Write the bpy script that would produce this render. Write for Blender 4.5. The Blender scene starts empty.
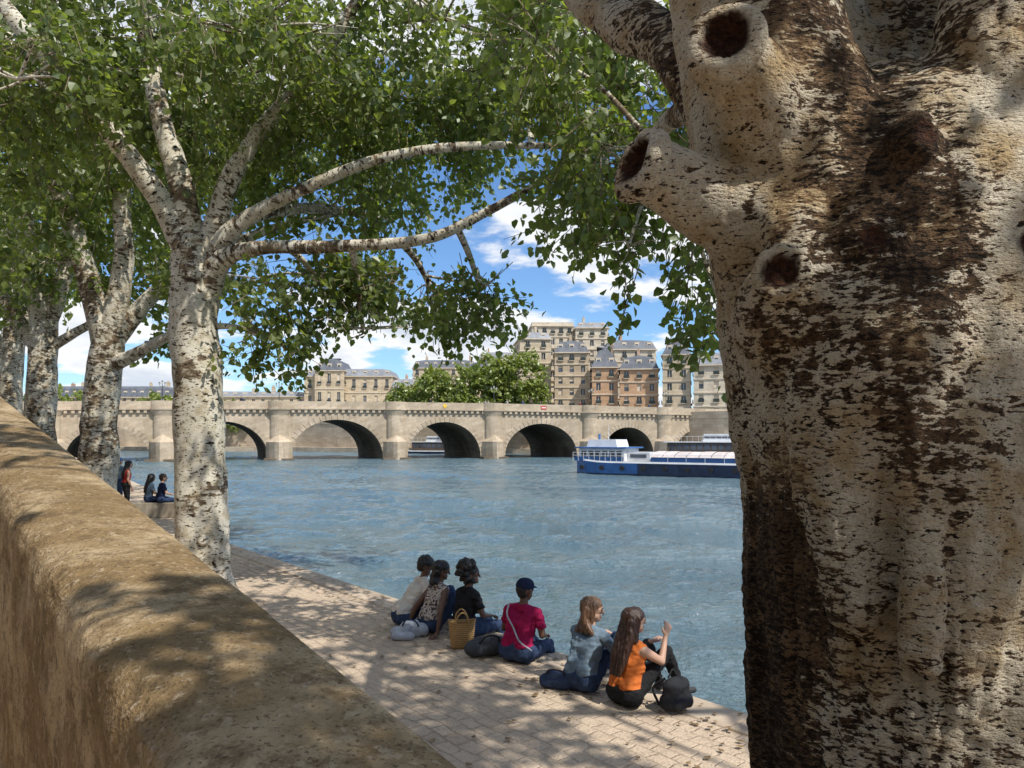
import bpy, math, random
import numpy as np
from mathutils import Vector, Matrix, noise
random.seed(7); rng=np.random.default_rng(7)
scene=bpy.context.scene
scene.view_settings.view_transform='Standard'; scene.view_settings.look='None'; scene.view_settings.exposure=0; scene.view_settings.gamma=1
COL=scene.collection
# ------------------------------------------------------------------ helpers
def link(o,parent=None):
    COL.objects.link(o)
    if parent is not None: o.parent=parent
    return o
def empty(name,loc=(0,0,0)):
    e=bpy.data.objects.new(name,None); e.location=loc; e.empty_display_size=.2; COL.objects.link(e); return e
class MB:
    def __init__(s): s.v=[];s.f=[];s.m=[]
    def add(s,vs,fs,m=0):
        b=len(s.v); s.v+= [tuple(v) for v in vs]
        for f in fs: s.f.append(tuple(b+i for i in f)); s.m.append(m)
    def quad(s,a,b,c,d,m=0): s.add([a,b,c,d],[(0,1,2,3)],m)
    def obox(s,o,ux,uy,uz,m=0):
        o=Vector(o);ux=Vector(ux);uy=Vector(uy);uz=Vector(uz)
        vs=[o,o+ux,o+ux+uy,o+uy,o+uz,o+ux+uz,o+ux+uy+uz,o+uy+uz]
        s.add(vs,[(0,3,2,1),(4,5,6,7),(0,1,5,4),(1,2,6,5),(2,3,7,6),(3,0,4,7)],m)
    def cyl(s,p0,p1,r0,r1,n=10,m=0):
        p0=Vector(p0);p1=Vector(p1);d=(p1-p0).normalized()
        a=d.orthogonal().normalized();b=d.cross(a)
        vs=[];
        for p,r in((p0,r0),(p1,r1)):
            for i in range(n):
                t=2*math.pi*i/n; vs.append(p+a*(r*math.cos(t))+b*(r*math.sin(t)))
        fs=[(i,(i+1)%n,n+(i+1)%n,n+i) for i in range(n)]+[tuple(range(n))[::-1],tuple(range(n,2*n))]
        s.add(vs,fs,m)
    def build(s,name,mats,parent=None,smooth=False,bevel=0):
        me=bpy.data.meshes.new(name); me.from_pydata(s.v,[],s.f)
        for m in mats: me.materials.append(m)
        me.polygons.foreach_set('material_index',s.m)
        if smooth: me.polygons.foreach_set('use_smooth',[True]*len(s.f))
        me.update()
        o=bpy.data.objects.new(name,me); link(o,parent)
        if bevel:
            b=o.modifiers.new('bev','BEVEL'); b.width=bevel; b.segments=2; b.limit_method='ANGLE'
        return o
def np_mesh(name,V,F,mats,midx=None,attrs=None,smooth=False,parent=None):
    me=bpy.data.meshes.new(name); V=np.asarray(V,dtype=np.float32); F=np.asarray(F,dtype=np.int32)
    k=F.shape[1]
    me.vertices.add(len(V)); me.vertices.foreach_set('co',V.ravel())
    me.loops.add(F.size); me.loops.foreach_set('vertex_index',F.ravel())
    me.polygons.add(len(F)); me.polygons.foreach_set('loop_start',np.arange(0,F.size,k,dtype=np.int32))
    for m in mats: me.materials.append(m)
    if midx is not None: me.polygons.foreach_set('material_index',np.asarray(midx,dtype=np.int32))
    me.polygons.foreach_set('use_smooth',np.full(len(F),smooth))
    me.update(calc_edges=True)
    for n,(ty,a) in (attrs or {}).items():
        at=me.attributes.new(n,ty,'POINT')
        at.data.foreach_set('vector' if ty=='FLOAT_VECTOR' else 'value',np.asarray(a,dtype=np.float32).ravel())
    o=bpy.data.objects.new(name,me); link(o,parent); return o
# ------------------------------------------------------------------ materials
def newmat(name):
    m=bpy.data.materials.new(name); m.use_nodes=True; nt=m.node_tree
    return m,nt,nt.nodes,nt.links,nt.nodes['Principled BSDF']
def N(nt,t,**kw):
    n=nt.nodes.new(t)
    for k,v in kw.items(): setattr(n,k,v)
    return n
def mixc(nt,fac,a,b,blend='MIX'):
    n=nt.nodes.new('ShaderNodeMix'); n.data_type='RGBA'; n.blend_type=blend
    for sock,val in((0,fac),(6,a),(7,b)):
        if isinstance(val,bpy.types.NodeSocket): nt.links.new(val,n.inputs[sock])
        else:
            n.inputs[sock].default_value= val if sock==0 else (val[0],val[1],val[2],1)
    return n.outputs[2]
def ramp(nt,src,a,b,va=0.,vb=1.):
    n=nt.nodes.new('ShaderNodeMapRange'); n.inputs[1].default_value=a;n.inputs[2].default_value=b;n.inputs[3].default_value=va;n.inputs[4].default_value=vb
    n.interpolation_type='SMOOTHSTEP'
    nt.links.new(src,n.inputs[0]); return n.outputs[0]
def coords(nt,scale=(1,1,1),rot=(0,0,0),attr=None):
    if attr: c=N(nt,'ShaderNodeAttribute',attribute_name=attr).outputs['Vector']
    else: c=nt.nodes.new('ShaderNodeTexCoord').outputs['Object']
    mp=nt.nodes.new('ShaderNodeMapping'); mp.inputs['Scale'].default_value=scale; mp.inputs['Rotation'].default_value=rot
    nt.links.new(c,mp.inputs[0]); return mp.outputs[0]
def noi(nt,co,scale,detail=4,rough=.55,dist=0,out=0):
    n=N(nt,'ShaderNodeTexNoise'); n.inputs['Scale'].default_value=scale;n.inputs['Detail'].default_value=detail;n.inputs['Roughness'].default_value=rough;n.inputs['Distortion'].default_value=dist
    nt.links.new(co,n.inputs['Vector']); return n.outputs[out]
def madd(nt,a,k,b):
    n=N(nt,'ShaderNodeMath',operation='MULTIPLY_ADD'); nt.links.new(a,n.inputs[0]); n.inputs[1].default_value=k
    if isinstance(b,bpy.types.NodeSocket): nt.links.new(b,n.inputs[2])
    else: n.inputs[2].default_value=b
    return n.outputs[0]
def bump(nt,h,bsdf,strength=.5,dist=.02):
    b=nt.nodes.new('ShaderNodeBump'); b.inputs['Strength'].default_value=strength;b.inputs['Distance'].default_value=dist
    nt.links.new(h,b.inputs['Height']); nt.links.new(b.outputs[0],bsdf.inputs['Normal']); return b
def simple(name,c,rough=.7,var=.25,scale=6,bs=.3,bd=.01,metal=0,spec=.5):
    m,nt,nd,lk,p=newmat(name); co=coords(nt)
    n=noi(nt,co,scale,3)
    c2=tuple(x*(1-var) for x in c); c1=tuple(min(1,x*(1+var)) for x in c)
    lk.new(mixc(nt,ramp(nt,n,.3,.7),c2,c1),p.inputs['Base Color'])
    p.inputs['Roughness'].default_value=rough; p.inputs['Metallic'].default_value=metal
    p.inputs['Specular IOR Level'].default_value=spec
    if bs: bump(nt,n,p,bs,bd)
    return m
def stone(name,c,dark,scale=.6,course=(1.2,.5),bd=.03,joint=.6,rot=(math.pi/2,0,0)):
    m,nt,nd,lk,p=newmat(name); co=coords(nt)
    n1=noi(nt,co,scale,5,.6); n2=noi(nt,co,scale*9,3)
    base=mixc(nt,ramp(nt,n1,.35,.68),dark,c)
    base=mixc(nt,ramp(nt,n2,.3,.7,0,.35),base,tuple(x*.62 for x in c))
    st=noi(nt,coords(nt,scale=(1,1,.15)),scale*5,3,.6)
    base=mixc(nt,ramp(nt,st,.55,.78,0,.5),base,tuple(x*.5 for x in dark))
    if course:
        bc=coords(nt,rot=rot)
        bt=N(nt,'ShaderNodeTexBrick'); lk.new(bc,bt.inputs['Vector'])
        bt.inputs['Scale'].default_value=1; bt.inputs['Brick Width'].default_value=course[0];bt.inputs['Row Height'].default_value=course[1];bt.inputs['Mortar Size'].default_value=.02
        bt.inputs['Color1'].default_value=(1,1,1,1);bt.inputs['Color2'].default_value=(.80,.78,.75,1);bt.inputs['Mortar'].default_value=(joint,joint*.95,joint*.9,1)
        base=mixc(nt,1.,base,bt.outputs[0],'MULTIPLY')
    lk.new(base,p.inputs['Base Color']); p.inputs['Roughness'].default_value=.9; p.inputs['Specular IOR Level'].default_value=.2
    bump(nt,n2,p,.5,bd); return m
def bark(name,attr):
    m,nt,nd,lk,p=newmat(name)
    co=coords(nt,attr=attr); cd=coords(nt,scale=(1,1,2.2),attr=attr)
    patch=noi(nt,co,1.1,5,.65,.4); warm=noi(nt,co,6,3,.6)
    d1=noi(nt,cd,8,4,.62,.25); d2=noi(nt,cd,20,3,.6)
    white=mixc(nt,ramp(nt,warm,.38,.72),(.62,.58,.48),(.40,.345,.24))
    brown=mixc(nt,ramp(nt,warm,.3,.7),(.085,.06,.038),(.23,.17,.105))
    k=ramp(nt,madd(nt,d1,.9,patch),.97,1.05)
    c=mixc(nt,k,white,brown)
    dk=ramp(nt,d2,.58,.63); c=mixc(nt,dk,c,(.035,.026,.018)); dk2=ramp(nt,d1,.60,.65); c=mixc(nt,dk2,c,(.03,.02,.013))
    lk.new(c,p.inputs['Base Color']); p.inputs['Roughness'].default_value=.85; p.inputs['Specular IOR Level'].default_value=.25
    bump(nt,warm,p,.8,.02); return m
def barkbig(name):
    m,nt,nd,lk,p=newmat(name)
    co=coords(nt); cd=coords(nt,scale=(1,1,2.6))
    age_shade=N(nt,'ShaderNodeAttribute',attribute_name='age').outputs['Fac']
    warm=noi(nt,co,5,4,.62); fine=noi(nt,co,70,3,.6)
    patch=noi(nt,co,2.3,5,.62,.5)
    d1=noi(nt,cd,15,5,.68,.3); d2=noi(nt,cd,40,4,.64,.2); d3=noi(nt,cd,90,2,.6)
    white=mixc(nt,ramp(nt,warm,.38,.68),(.74,.66,.52),(.52,.38,.21))
    white=mixc(nt,ramp(nt,fine,.44,.76,0,.35),white,(.28,.19,.11))
    brown=mixc(nt,ramp(nt,fine,.3,.7),(.045,.028,.017),(.165,.10,.055))
    brown=mixc(nt,ramp(nt,warm,.52,.62),brown,(.24,.15,.08))
    src=madd(nt,d2,.6,madd(nt,d1,.85,madd(nt,patch,.7,age_shade)))
    k=ramp(nt,src,1.085,1.115)
    c=mixc(nt,k,white,brown)
    t2=madd(nt,age_shade,.3,d2); dk=ramp(nt,t2,.585,.61); c=mixc(nt,dk,c,(.024,.016,.011))
    t1=madd(nt,age_shade,.4,d1); dk1=ramp(nt,t1,.63,.65); c=mixc(nt,dk1,c,(.022,.014,.009))
    dk3=ramp(nt,d3,.64,.68); c=mixc(nt,dk3,c,(.06,.038,.022))
    s=N(nt,'ShaderNodeAttribute',attribute_name='scar').outputs['Fac']
    c=mixc(nt,s,c,mixc(nt,ramp(nt,fine,.3,.7),(.02,.009,.005),(.09,.035,.018)))
    lk.new(c,p.inputs['Base Color']); p.inputs['Roughness'].default_value=.88; p.inputs['Specular IOR Level'].default_value=.2
    bump(nt,madd(nt,d2,-1.6,madd(nt,d1,-1.5,fine)),p,1.,.022)
    return m
def leafmat(name,c1,c2,tr=.5):
    m,nt,nd,lk,p=newmat(name); nd.remove(p)
    a=N(nt,'ShaderNodeAttribute',attribute_name='lv').outputs['Fac']
    col=mixc(nt,a,c1,c2)
    t=nd.new('ShaderNodeBsdfTranslucent'); lk.new(mixc(nt,1.,col,(2.0,2.1,.75),'MULTIPLY'),t.inputs[0])
    df=nd.new('ShaderNodeBsdfDiffuse'); lk.new(col,df.inputs[0])
    gl=nd.new('ShaderNodeBsdfGlossy'); gl.inputs['Roughness'].default_value=.42; gl.inputs[0].default_value=(.8,.85,.8,1)
    mg=nd.new('ShaderNodeMixShader'); mg.inputs[0].default_value=.08; lk.new(df.outputs[0],mg.inputs[1]); lk.new(gl.outputs[0],mg.inputs[2])
    mx=nd.new('ShaderNodeMixShader'); mx.inputs[0].default_value=tr
    lk.new(mg.outputs[0],mx.inputs[1]);lk.new(t.outputs[0],mx.inputs[2]); lk.new(mx.outputs[0],nd['Material Output'].inputs[0])
    return m
M_leaf=leafmat('poplar_leaf',(.065,.10,.035),(.21,.245,.08))
M_leaf_far=leafmat('far_leaf',(.12,.165,.035),(.24,.27,.055),.3)
M_bark=bark('poplar_bark','bk')
M_barkbig=barkbig('old_poplar_bark')
M_twig=simple('twig',(.20,.16,.11),.9,.3,20,0)
# ------------------------------------------------------------------ tubes for limbs
def smooth_path(pts,sub=6):
    P=[np.array(p,float) for p in pts]; out=[]
    P=[2*P[0]-P[1]]+P+[2*P[-1]-P[-2]]
    for i in range(1,len(P)-2):
        for k in range(sub):
            t=k/sub; p0,p1,p2,p3=P[i-1:i+3]
            out.append(.5*((2*p1)+(-p0+p2)*t+(2*p0-5*p1+4*p2-p3)*t*t+(-p0+3*p1-3*p2+p3)*t**3))
    out.append(P[-2]); return out
class Tubes:
    def __init__(s): s.V=[];s.F=[];s.B=[];s.n=0
    def add(s,pts,seg=12,wob=.0,sub=6):
        path=smooth_path(pts,sub); off=random.random()*50; L=0
        prev=None; a=None
        for i,q in enumerate(path):
            p=q[:3]; r=max(q[3],.002)
            nx=path[min(i+1,len(path)-1)][:3]-path[max(i-1,0)][:3]; nx=nx/ (np.linalg.norm(nx)+1e-9)
            if a is None:
                a=np.cross(nx,[0.3,1,.1]); a/=np.linalg.norm(a)
            a=a-nx*np.dot(a,nx); a/=np.linalg.norm(a); b=np.cross(nx,a)
            if prev is not None: L+=np.linalg.norm(p-prev)
            prev=p
            for k in range(seg):
                t=2*math.pi*k/seg
                rr=r
                if wob:
                    rr=r*(1+wob*noise.noise(Vector((math.cos(t)*1.3+off,math.sin(t)*1.3,L*1.6)))+wob*.6*noise.noise(Vector((math.cos(t)*3+off,math.sin(t)*3,L*5))))
                s.V.append(p+a*rr*math.cos(t)+b*rr*math.sin(t)); s.B.append((r*math.cos(t)+off,r*math.sin(t),L+off))
            if i>0:
                o=s.n+(i-1)*seg
                for k in range(seg):
                    s.F.append((o+k,o+(k+1)%seg,o+seg+(k+1)%seg,o+seg+k))
        s.n+=len(path)*seg
    def build(s,name,mat,parent=None):
        return np_mesh(name,s.V,s.F,[mat],attrs={'bk':('FLOAT_VECTOR',s.B)},smooth=True,parent=parent)
# ------------------------------------------------------------------ leaves
def unit(v): return v/(np.linalg.norm(v,axis=-1,keepdims=True)+1e-9)
def leaves(name,blobs,size,mat,parent,per=14,L=.5,clump=.9,thr=-.02,droop=.5,twig=True,tw=.004):
    S=[];D=[]
    for (cx,cy,cz,rx,ry,rz,n) in blobs:
        m=int(n/per); got=0; c=np.array((cx,cy,cz)); R=np.array((rx,ry,rz)); tries=0
        while got<m and tries<m*8:
            tries+=1
            d=rng.normal(size=3); d/=np.linalg.norm(d); rad=rng.random()**(1/2.6)
            p=c+d*rad*R
            if noise.noise(Vector(p*clump))<thr+.12*(rad-.5): continue
            S.append(p); dd=d*.8+rng.normal(size=3)*.6+np.array((0,0,-droop)); D.append(dd/np.linalg.norm(dd)); got+=1
    S=np.array(S);D=np.array(D);m=len(S)
    ln=L*(.6+.7*rng.random(m))
    t=np.tile((np.arange(per)+.5)/per,(m,1))+rng.normal(size=(m,per))*.04
    P=S[:,None,:]+D[:,None,:]*(t*ln[:,None])[:,:,None]+rng.normal(size=(m,per,3))*L*.16
    P[:,:,2]-= (t**2)*L*.25
    P=P.reshape(-1,3); n=len(P)
    ax=unit(np.repeat(D,per,axis=0)*.4+rng.normal(size=(n,3))*.7+np.array((0,0,-.55)))
    nr=unit(rng.normal(size=(n,3))*.75+np.array((.25,-.2,.75)))
    b=unit(np.cross(ax,nr)); nn=np.cross(b,ax)
    s=(size*(.6+.7*rng.random(n)))[:,None]
    h=.12
    prof=[(0,0,0),(-.48,.30,h),(-.36,.72,h*.6),(0,1.08,-.06),(.36,.72,h*.6),(.48,.30,h)]
    V=np.stack([P+s*(b*x+ax*y+nn*z) for x,y,z in prof],axis=1).reshape(-1,3)
    base=np.arange(n)*6
    F=np.concatenate([np.stack([base,base+3,base+2,base+1],1),np.stack([base,base+5,base+4,base+3],1)])
    cl=np.repeat(rng.random(m),per)*.5+rng.random(n)*.5
    lv=np.repeat(cl,6); mi=np.zeros(len(F),int)
    if twig:
        e0=S;e1=S+D*ln[:,None]; e1[:,2]-=L*.25
        a=unit(np.cross(D,np.array((.3,.2,1)))); bb=np.cross(D,a)
        tv=[]
        for e,r in((e0-D*L*.5,tw*1.6),(e1,tw)):
            for k in range(3):
                an=k*2.094; tv.append(e+r*(a*math.cos(an)+bb*math.sin(an)))
        TV=np.stack(tv,1).reshape(-1,3); o=len(V); tb=np.arange(m)*6+o
        TF=np.concatenate([np.stack([tb+k,tb+(k+1)%3,tb+3+(k+1)%3,tb+3+k],1) for k in range(3)])
        V=np.concatenate([V,TV]);F=np.concatenate([F,TF]);lv=np.concatenate([lv,np.zeros(len(TV))]);mi=np.concatenate([mi,np.ones(len(TF),int)])
    return np_mesh(name,V,F,[mat,M_twig],mi,{'lv':('FLOAT',lv)},parent=parent)
def blob_branches(T,blobs,origin,k=9,r=.03):
    for (cx,cy,cz,rx,ry,rz,n) in blobs:
        c=np.array((cx,cy,cz)); R=np.array((rx,ry,rz))
        o=min(origin,key=lambda q:np.linalg.norm(np.array(q[:3])-c))
        o=np.array(o[:3]); mid=(o+c)/2+np.array((0,0,.25))*np.linalg.norm(c-o)*.3
        r0=r*1.5
        T.add([(*o,r0*1.2),(*mid,r0),(*c,r0*.7)],7,.1)
        for i in range(k):
            d=rng.normal(size=3); d/=np.linalg.norm(d); d[2]=d[2]*.6+.1
            st=mid*.5+c*.5 if i%2 else c
            e=st+(c+d*R*.95-st); m2=(st+e)/2+rng.normal(size=3)*.12*np.linalg.norm(R)*.3
            T.add([(*st,r*.75),(*m2,r*.5),(*e,r*.15)],5,0,4)
# ------------------------------------------------------------------ SUN / WORLD
SH=Vector((.72,-.69)).normalized(); EL=math.radians(53)
sunv=Vector((SH.x*math.cos(EL),SH.y*math.cos(EL),math.sin(EL)))
w=bpy.data.worlds.new('World'); scene.world=w; w.use_nodes=True; nt=w.node_tree
bg=nt.nodes['Background']; sky=nt.nodes.new('ShaderNodeTexSky'); sky.sky_type='NISHITA'; sky.sun_disc=False
sky.sun_elevation=EL; sky.sun_rotation=math.atan2(SH.x,SH.y); sky.air_density=1.0; sky.dust_density=.3; sky.ozone_density=3.5
tc=nt.nodes.new('ShaderNodeTexCoord'); sp=nt.nodes.new('ShaderNodeSeparateXYZ'); nt.links.new(tc.outputs['Generated'],sp.inputs[0])
za=N(nt,'ShaderNodeMath',operation='ADD'); nt.links.new(sp.outputs[2],za.inputs[0]); za.inputs[1].default_value=.16
zm=N(nt,'ShaderNodeMath',operation='MAXIMUM'); nt.links.new(za.outputs[0],zm.inputs[0]); zm.inputs[1].default_value=.05
dx=N(nt,'ShaderNodeMath',operation='DIVIDE'); nt.links.new(sp.outputs[0],dx.inputs[0]); nt.links.new(zm.outputs[0],dx.inputs[1])
dy=N(nt,'ShaderNodeMath',operation='DIVIDE'); nt.links.new(sp.outputs[1],dy.inputs[0]); nt.links.new(zm.outputs[0],dy.inputs[1])
cb=nt.nodes.new('ShaderNodeCombineXYZ'); nt.links.new(dx.outputs[0],cb.inputs[0]); nt.links.new(dy.outputs[0],cb.inputs[1]); cb.inputs[2].default_value=3.1
cn=noi(nt,cb.outputs[0],1.35,6,.56,.1)
cl=ramp(nt,cn,.465,.54)
ccol=mixc(nt,ramp(nt,cn,.51,.70),(7.6,7.7,7.8),(5.3,5.8,6.6))
skt=mixc(nt,1.,sky.outputs[0],(.82,1.02,1.22),'MULTIPLY')
fin=mixc(nt,cl,skt,ccol)
nt.links.new(fin,bg.inputs[0]); bg.inputs[1].default_value=.135
sl=bpy.data.lights.new('sun','SUN'); sl.energy=5.0; sl.angle=math.radians(.53); sl.color=(1,.95,.86)
so=bpy.data.objects.new('sun',sl); link(so); so.rotation_euler=sunv.to_track_quat('Z','Y').to_euler()
# ------------------------------------------------------------------ CAMERA
cam=bpy.data.cameras.new('camera'); co_=bpy.data.objects.new('camera',cam); link(co_)
co_.location=(0,0,2.4); co_.rotation_euler=(math.radians(90),0,0); cam.lens=26; cam.sensor_width=36; cam.shift_y=53/1024
cam.clip_start=.05; cam.clip_end=8000; scene.camera=co_
# ------------------------------------------------------------------ WATER (real ripples near, flat sheet to the horizon)
m,nt,nd,lk,p=newmat('river_water')
c1=coords(nt,scale=(1,1.8,1),rot=(0,0,.35)); n1=noi(nt,c1,4.2,4,.65,.4); n2=noi(nt,c1,.09,3,.6)
lk.new(mixc(nt,ramp(nt,n2,.35,.65),(.095,.16,.195),(.14,.215,.245)),p.inputs['Base Color'])
p.inputs['Roughness'].default_value=.06; p.inputs['IOR'].default_value=1.33
bump(nt,n1,p,1.,.24)
W=MB(); W.quad((-3000,-1500,-1.46),(3000,-1500,-1.46),(3000,5000,-1.46),(-3000,5000,-1.46)); 
we=empty('river_water'); W.build('distant_water',[m],we)
gx=np.arange(-75,45,.24); ys=[3.]; 
while ys[-1]<185: ys.append(ys[-1]+.13+.0028*(ys[-1]))
gy=np.array(ys); X,Y=np.meshgrid(gx,gy); Zw=np.zeros_like(X)
wr=np.random.default_rng(3); amp_mask=.65+.5*np.sin(X*.05+.7*np.sin(Y*.04))*np.sin(Y*.07+X*.02)+.25*np.sin(X*.17+Y*.21)
for i in range(34):
    lam=.55*1.085**i; k=2*math.pi/lam; an=wr.normal(1.1,.7); ph=wr.random()*6.28; a=.0165*lam**.6
    wob=.6*np.sin(X*.31/lam**.5+ph)+.6*np.sin(Y*.27/lam**.5+ph*2)
    s_=np.sin(k*(X*math.cos(an)+Y*math.sin(an))+ph+wob*1.6)
    Zw+=a*(s_*.7-.3*np.abs(s_))*(.6 if lam<.9 else .9)
Zw=Zw*np.clip(amp_mask,.4,1.2)-1.28
nx_,ny_=len(gx),len(gy); ii=np.arange(nx_*ny_).reshape(ny_,nx_)
F=np.stack([ii[:-1,:-1],ii[:-1,1:],ii[1:,1:],ii[1:,:-1]],-1).reshape(-1,4)
np_mesh('rippled_water',np.stack([X,Y,Zw],-1).reshape(-1,3),F,[m],smooth=True,parent=we)
# ------------------------------------------------------------------ QUAY
d=Vector((-.636,.771)); nrm=Vector((-.771,-.636))
edge=[(2.05+.636*70,6.32-.771*70),(2.05+.636*10,6.32-.771*10),(2.05,6.32),(-6.26,16.4),(-9.7,22.5),(-18,36),(-40,70),(-75,122),(-110,180)]
m,nt,nd,lk,p=newmat('quay_paving')
cc0=coords(nt,rot=(0,0,-(math.atan2(d.y,d.x))))
wn=noi(nt,cc0,2.0,2,.5,0,1); vm=N(nt,'ShaderNodeVectorMath',operation='MULTIPLY_ADD'); lk.new(wn,vm.inputs[0]); vm.inputs[1].default_value=(.14,.14,0); lk.new(cc0,vm.inputs[2]); 
wn2=noi(nt,cc0,9,2,.5,0,1); vm2=N(nt,'ShaderNodeVectorMath',operation='MULTIPLY_ADD'); lk.new(wn2,vm2.inputs[0]); vm2.inputs[1].default_value=(.045,.045,0); lk.new(vm.outputs[0],vm2.inputs[2]); cc=vm2.outputs[0]
bt=N(nt,'ShaderNodeTexBrick'); lk.new(cc,bt.inputs['Vector']); bt.inputs['Scale'].default_value=1
for k,v in(('Brick Width',.20),('Row Height',.135),('Mortar Size',.015),('Mortar Smooth',1.),('Bias',-.1)): bt.inputs[k].default_value=v
bt.offset=.41
bt.inputs['Color1'].default_value=(.58,.46,.345,1);bt.inputs['Color2'].default_value=(.45,.35,.26,1);bt.inputs['Mortar'].default_value=(.30,.225,.16,1)
n1=noi(nt,cc0,.8,6,.68); n2=noi(nt,cc0,34,4,.65); n3=noi(nt,cc0,6,4,.62)
sand=ramp(nt,n1,.34,.60,.25,.95)
c=mixc(nt,sand,bt.outputs[0],(.57,.455,.34)); c=mixc(nt,ramp(nt,n3,.47,.74,0,.5),c,(.36,.27,.195)); c=mixc(nt,ramp(nt,n2,.5,.75,0,.6),c,(.24,.175,.125))
lk.new(c,p.inputs['Base Color']); p.inputs['Roughness'].default_value=.95; p.inputs['Specular IOR Level'].default_value=.15
bump(nt,madd(nt,bt.outputs['Fac'],-.6,madd(nt,n3,1.2,n2)),p,.9,.02)
M_pave=m
M_cope=stone('coping_stone',(.58,.48,.37),(.42,.33,.25),.8,None,.01)
M_qwall=stone('quay_wall_stone',(.40,.34,.26),(.20,.17,.12),.5,(1.0,.45),.03)
Q=MB(); far=[(x-260,y-40) for x,y in edge]
for i in range(len(edge)-1):
    a,b=edge[i],edge[i+1]; fa,fb=far[i],far[i+1]
    Q.quad((*a,0),(*b,0),(*fb,0),(*fa,0),0)
    Q.quad((*a,0),(*b,0),(*b,-4),(*a,-4),1)
Q.build('quay',[M_pave,M_qwall])
C=MB()
for i in range(1,len(edge)-2):
    a=Vector(edge[i]);b=Vector(edge[i+1]); dd=(b-a); L=dd.length; dd/=L; nn=Vector((-dd.y,dd.x)); s=0
    if nn.x>0: nn=-nn
    while s<L-.05:
        l=min(1.1+.5*random.random(),L-s); 
        if L-s-l<.3: l=L-s
        o=a+dd*s; hgt=.008+.014*random.random(); jt=.012*random.random()
        C.obox((o.x-nn.x*(.04+jt),o.y-nn.y*(.04+jt),-.28),(dd.x*(l-.012),dd.y*(l-.012),0),(nn.x*.42,nn.y*.42,0),(0,0,.28+hgt)); s+=l
        if s>60: break
C.build('quay_coping',[M_cope],bevel=.02)
fv=[];ff=[]
for i in range(900):
    t=random.uniform(-3,16); u_=random.uniform(.05,5.2); q=Vector((2.05,6.32))+d*t+nrm*u_
    if i%2: u_=abs(random.gauss(0,.5))+.05; q=Vector((2.05,6.32))+d*t+nrm*u_
    a=random.random()*6.28; s=random.uniform(.02,.04); z=.012+random.random()*.012
    b0=len(fv)
    for x_,y_,z_ in((-s,0,.004),(0,-s*.7,.0),(s,0,.006),(0,s*.7,.001)): fv.append((q.x+x_*math.cos(a)-y_*math.sin(a),q.y+x_*math.sin(a)+y_*math.cos(a),z+z_+.01*(u_<.5)))
    ff.append((b0,b0+1,b0+2,b0+3))
np_mesh('fallen_leaves',fv,ff,[simple('dry_leaf',(.20,.13,.06),.8,.4,9,0)])
# ------------------------------------------------------------------ PARAPET WALL + RAMP + UPPER QUAY
m,nt,nd,lk,p=newmat('parapet_stone'); cc=coords(nt)
n1=noi(nt,cc,1.6,5,.68,.3); n2=noi(nt,cc,11,5,.7); n3=noi(nt,cc,75,3,.6); n4=noi(nt,cc,28,4,.65)
c=mixc(nt,ramp(nt,n1,.38,.64),(.25,.17,.085),(.52,.40,.25)); c=mixc(nt,ramp(nt,n2,.47,.66,0,.8),c,(.16,.11,.06)); c=mixc(nt,ramp(nt,n4,.55,.66,0,.6),c,(.50,.40,.28)); c=mixc(nt,ramp(nt,n3,.56,.66,0,.7),c,(.08,.055,.035))
lk.new(c,p.inputs['Base Color']); p.inputs['Roughness'].default_value=.95; p.inputs['Specular IOR Level'].default_value=.12
bump(nt,madd(nt,n3,.5,n4),p,1.,.018)
M_par=m
R0=Vector((-.10,1.57)); Z0=1.70; SL=.125
def ztop(t): return min(Z0+SL*t,7.1) if t>-14 else Z0+SL*-14
prof=[(-.05,-2.2),(-.035,-.12),(-.02,-.04),(.01,-.005),(.05,.008),(.2,.018),(.36,.014),(.46,-.01),(.505,-.045),(.525,-.11),(.53,-.5),(.53,-2.2)]
V=[];F=[];ts=list(np.arange(-12,-1.6,.3))+list(np.arange(-1.6,6,.035))+list(np.arange(6,12,.07))+list(np.arange(12,46,.5))
pr2=[]
for i in range(len(prof)-1):
    a,b=prof[i],prof[i+1]; ns=12 if abs(a[1]-b[1])>.3 else 4
    for j in range(ns): pr2.append((a[0]+(b[0]-a[0])*j/ns,a[1]+(b[1]-a[1])*j/ns))
pr2.append(prof[-1]); k=len(pr2)
for i,t in enumerate(ts):
    z=ztop(t)
    for (u,h) in pr2:
        q=R0+d*t+nrm*u; v=Vector((q.x,q.y,z+h if h>-2 else min(0,z+h)-.3))
        if h>-1.9:
            v+=Vector((nrm.x,nrm.y,.6))*(.016*noise.noise(v*2.2)+.009*noise.noise(v*7)+.006*noise.noise(v*19)+.005*noise.noise(v*40))
        V.append(v)
    if i:
        for j in range(k-1):
            o=(i-1)*k+j; F.append((o,o+1,o+k+1,o+k))
np_mesh('parapet_wall',V,F,[M_par],smooth=True)
RG=MB(); tt=[-14,-6,0,6,12,20,30,43.2]
for a,b in zip(tt[:-1],tt[1:]):
    za,zb=ztop(a)-1.45,ztop(b)-1.45
    A=R0+d*a+nrm*.5;B=R0+d*b+nrm*.5;A2=A+nrm*5;B2=B+nrm*5
    RG.quad((A.x,A.y,za),(B.x,B.y,zb),(B2.x,B2.y,zb),(A2.x,A2.y,za))
RG.build('ramp_pavement',[M_pave])
UW=MB(); a=R0+d*-60+nrm*5.5; b=R0+d*140+nrm*5.5
UW.obox((a.x,a.y,-.1),(b.x-a.x,b.y-a.y,0),(nrm.x*.6,nrm.y*.6,0),(0,0,7.2)); UW.build('embankment_wall',[M_qwall])
US=MB(); a=R0+d*-200+nrm*6.1; b=R0+d*140+nrm*6.1
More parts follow.
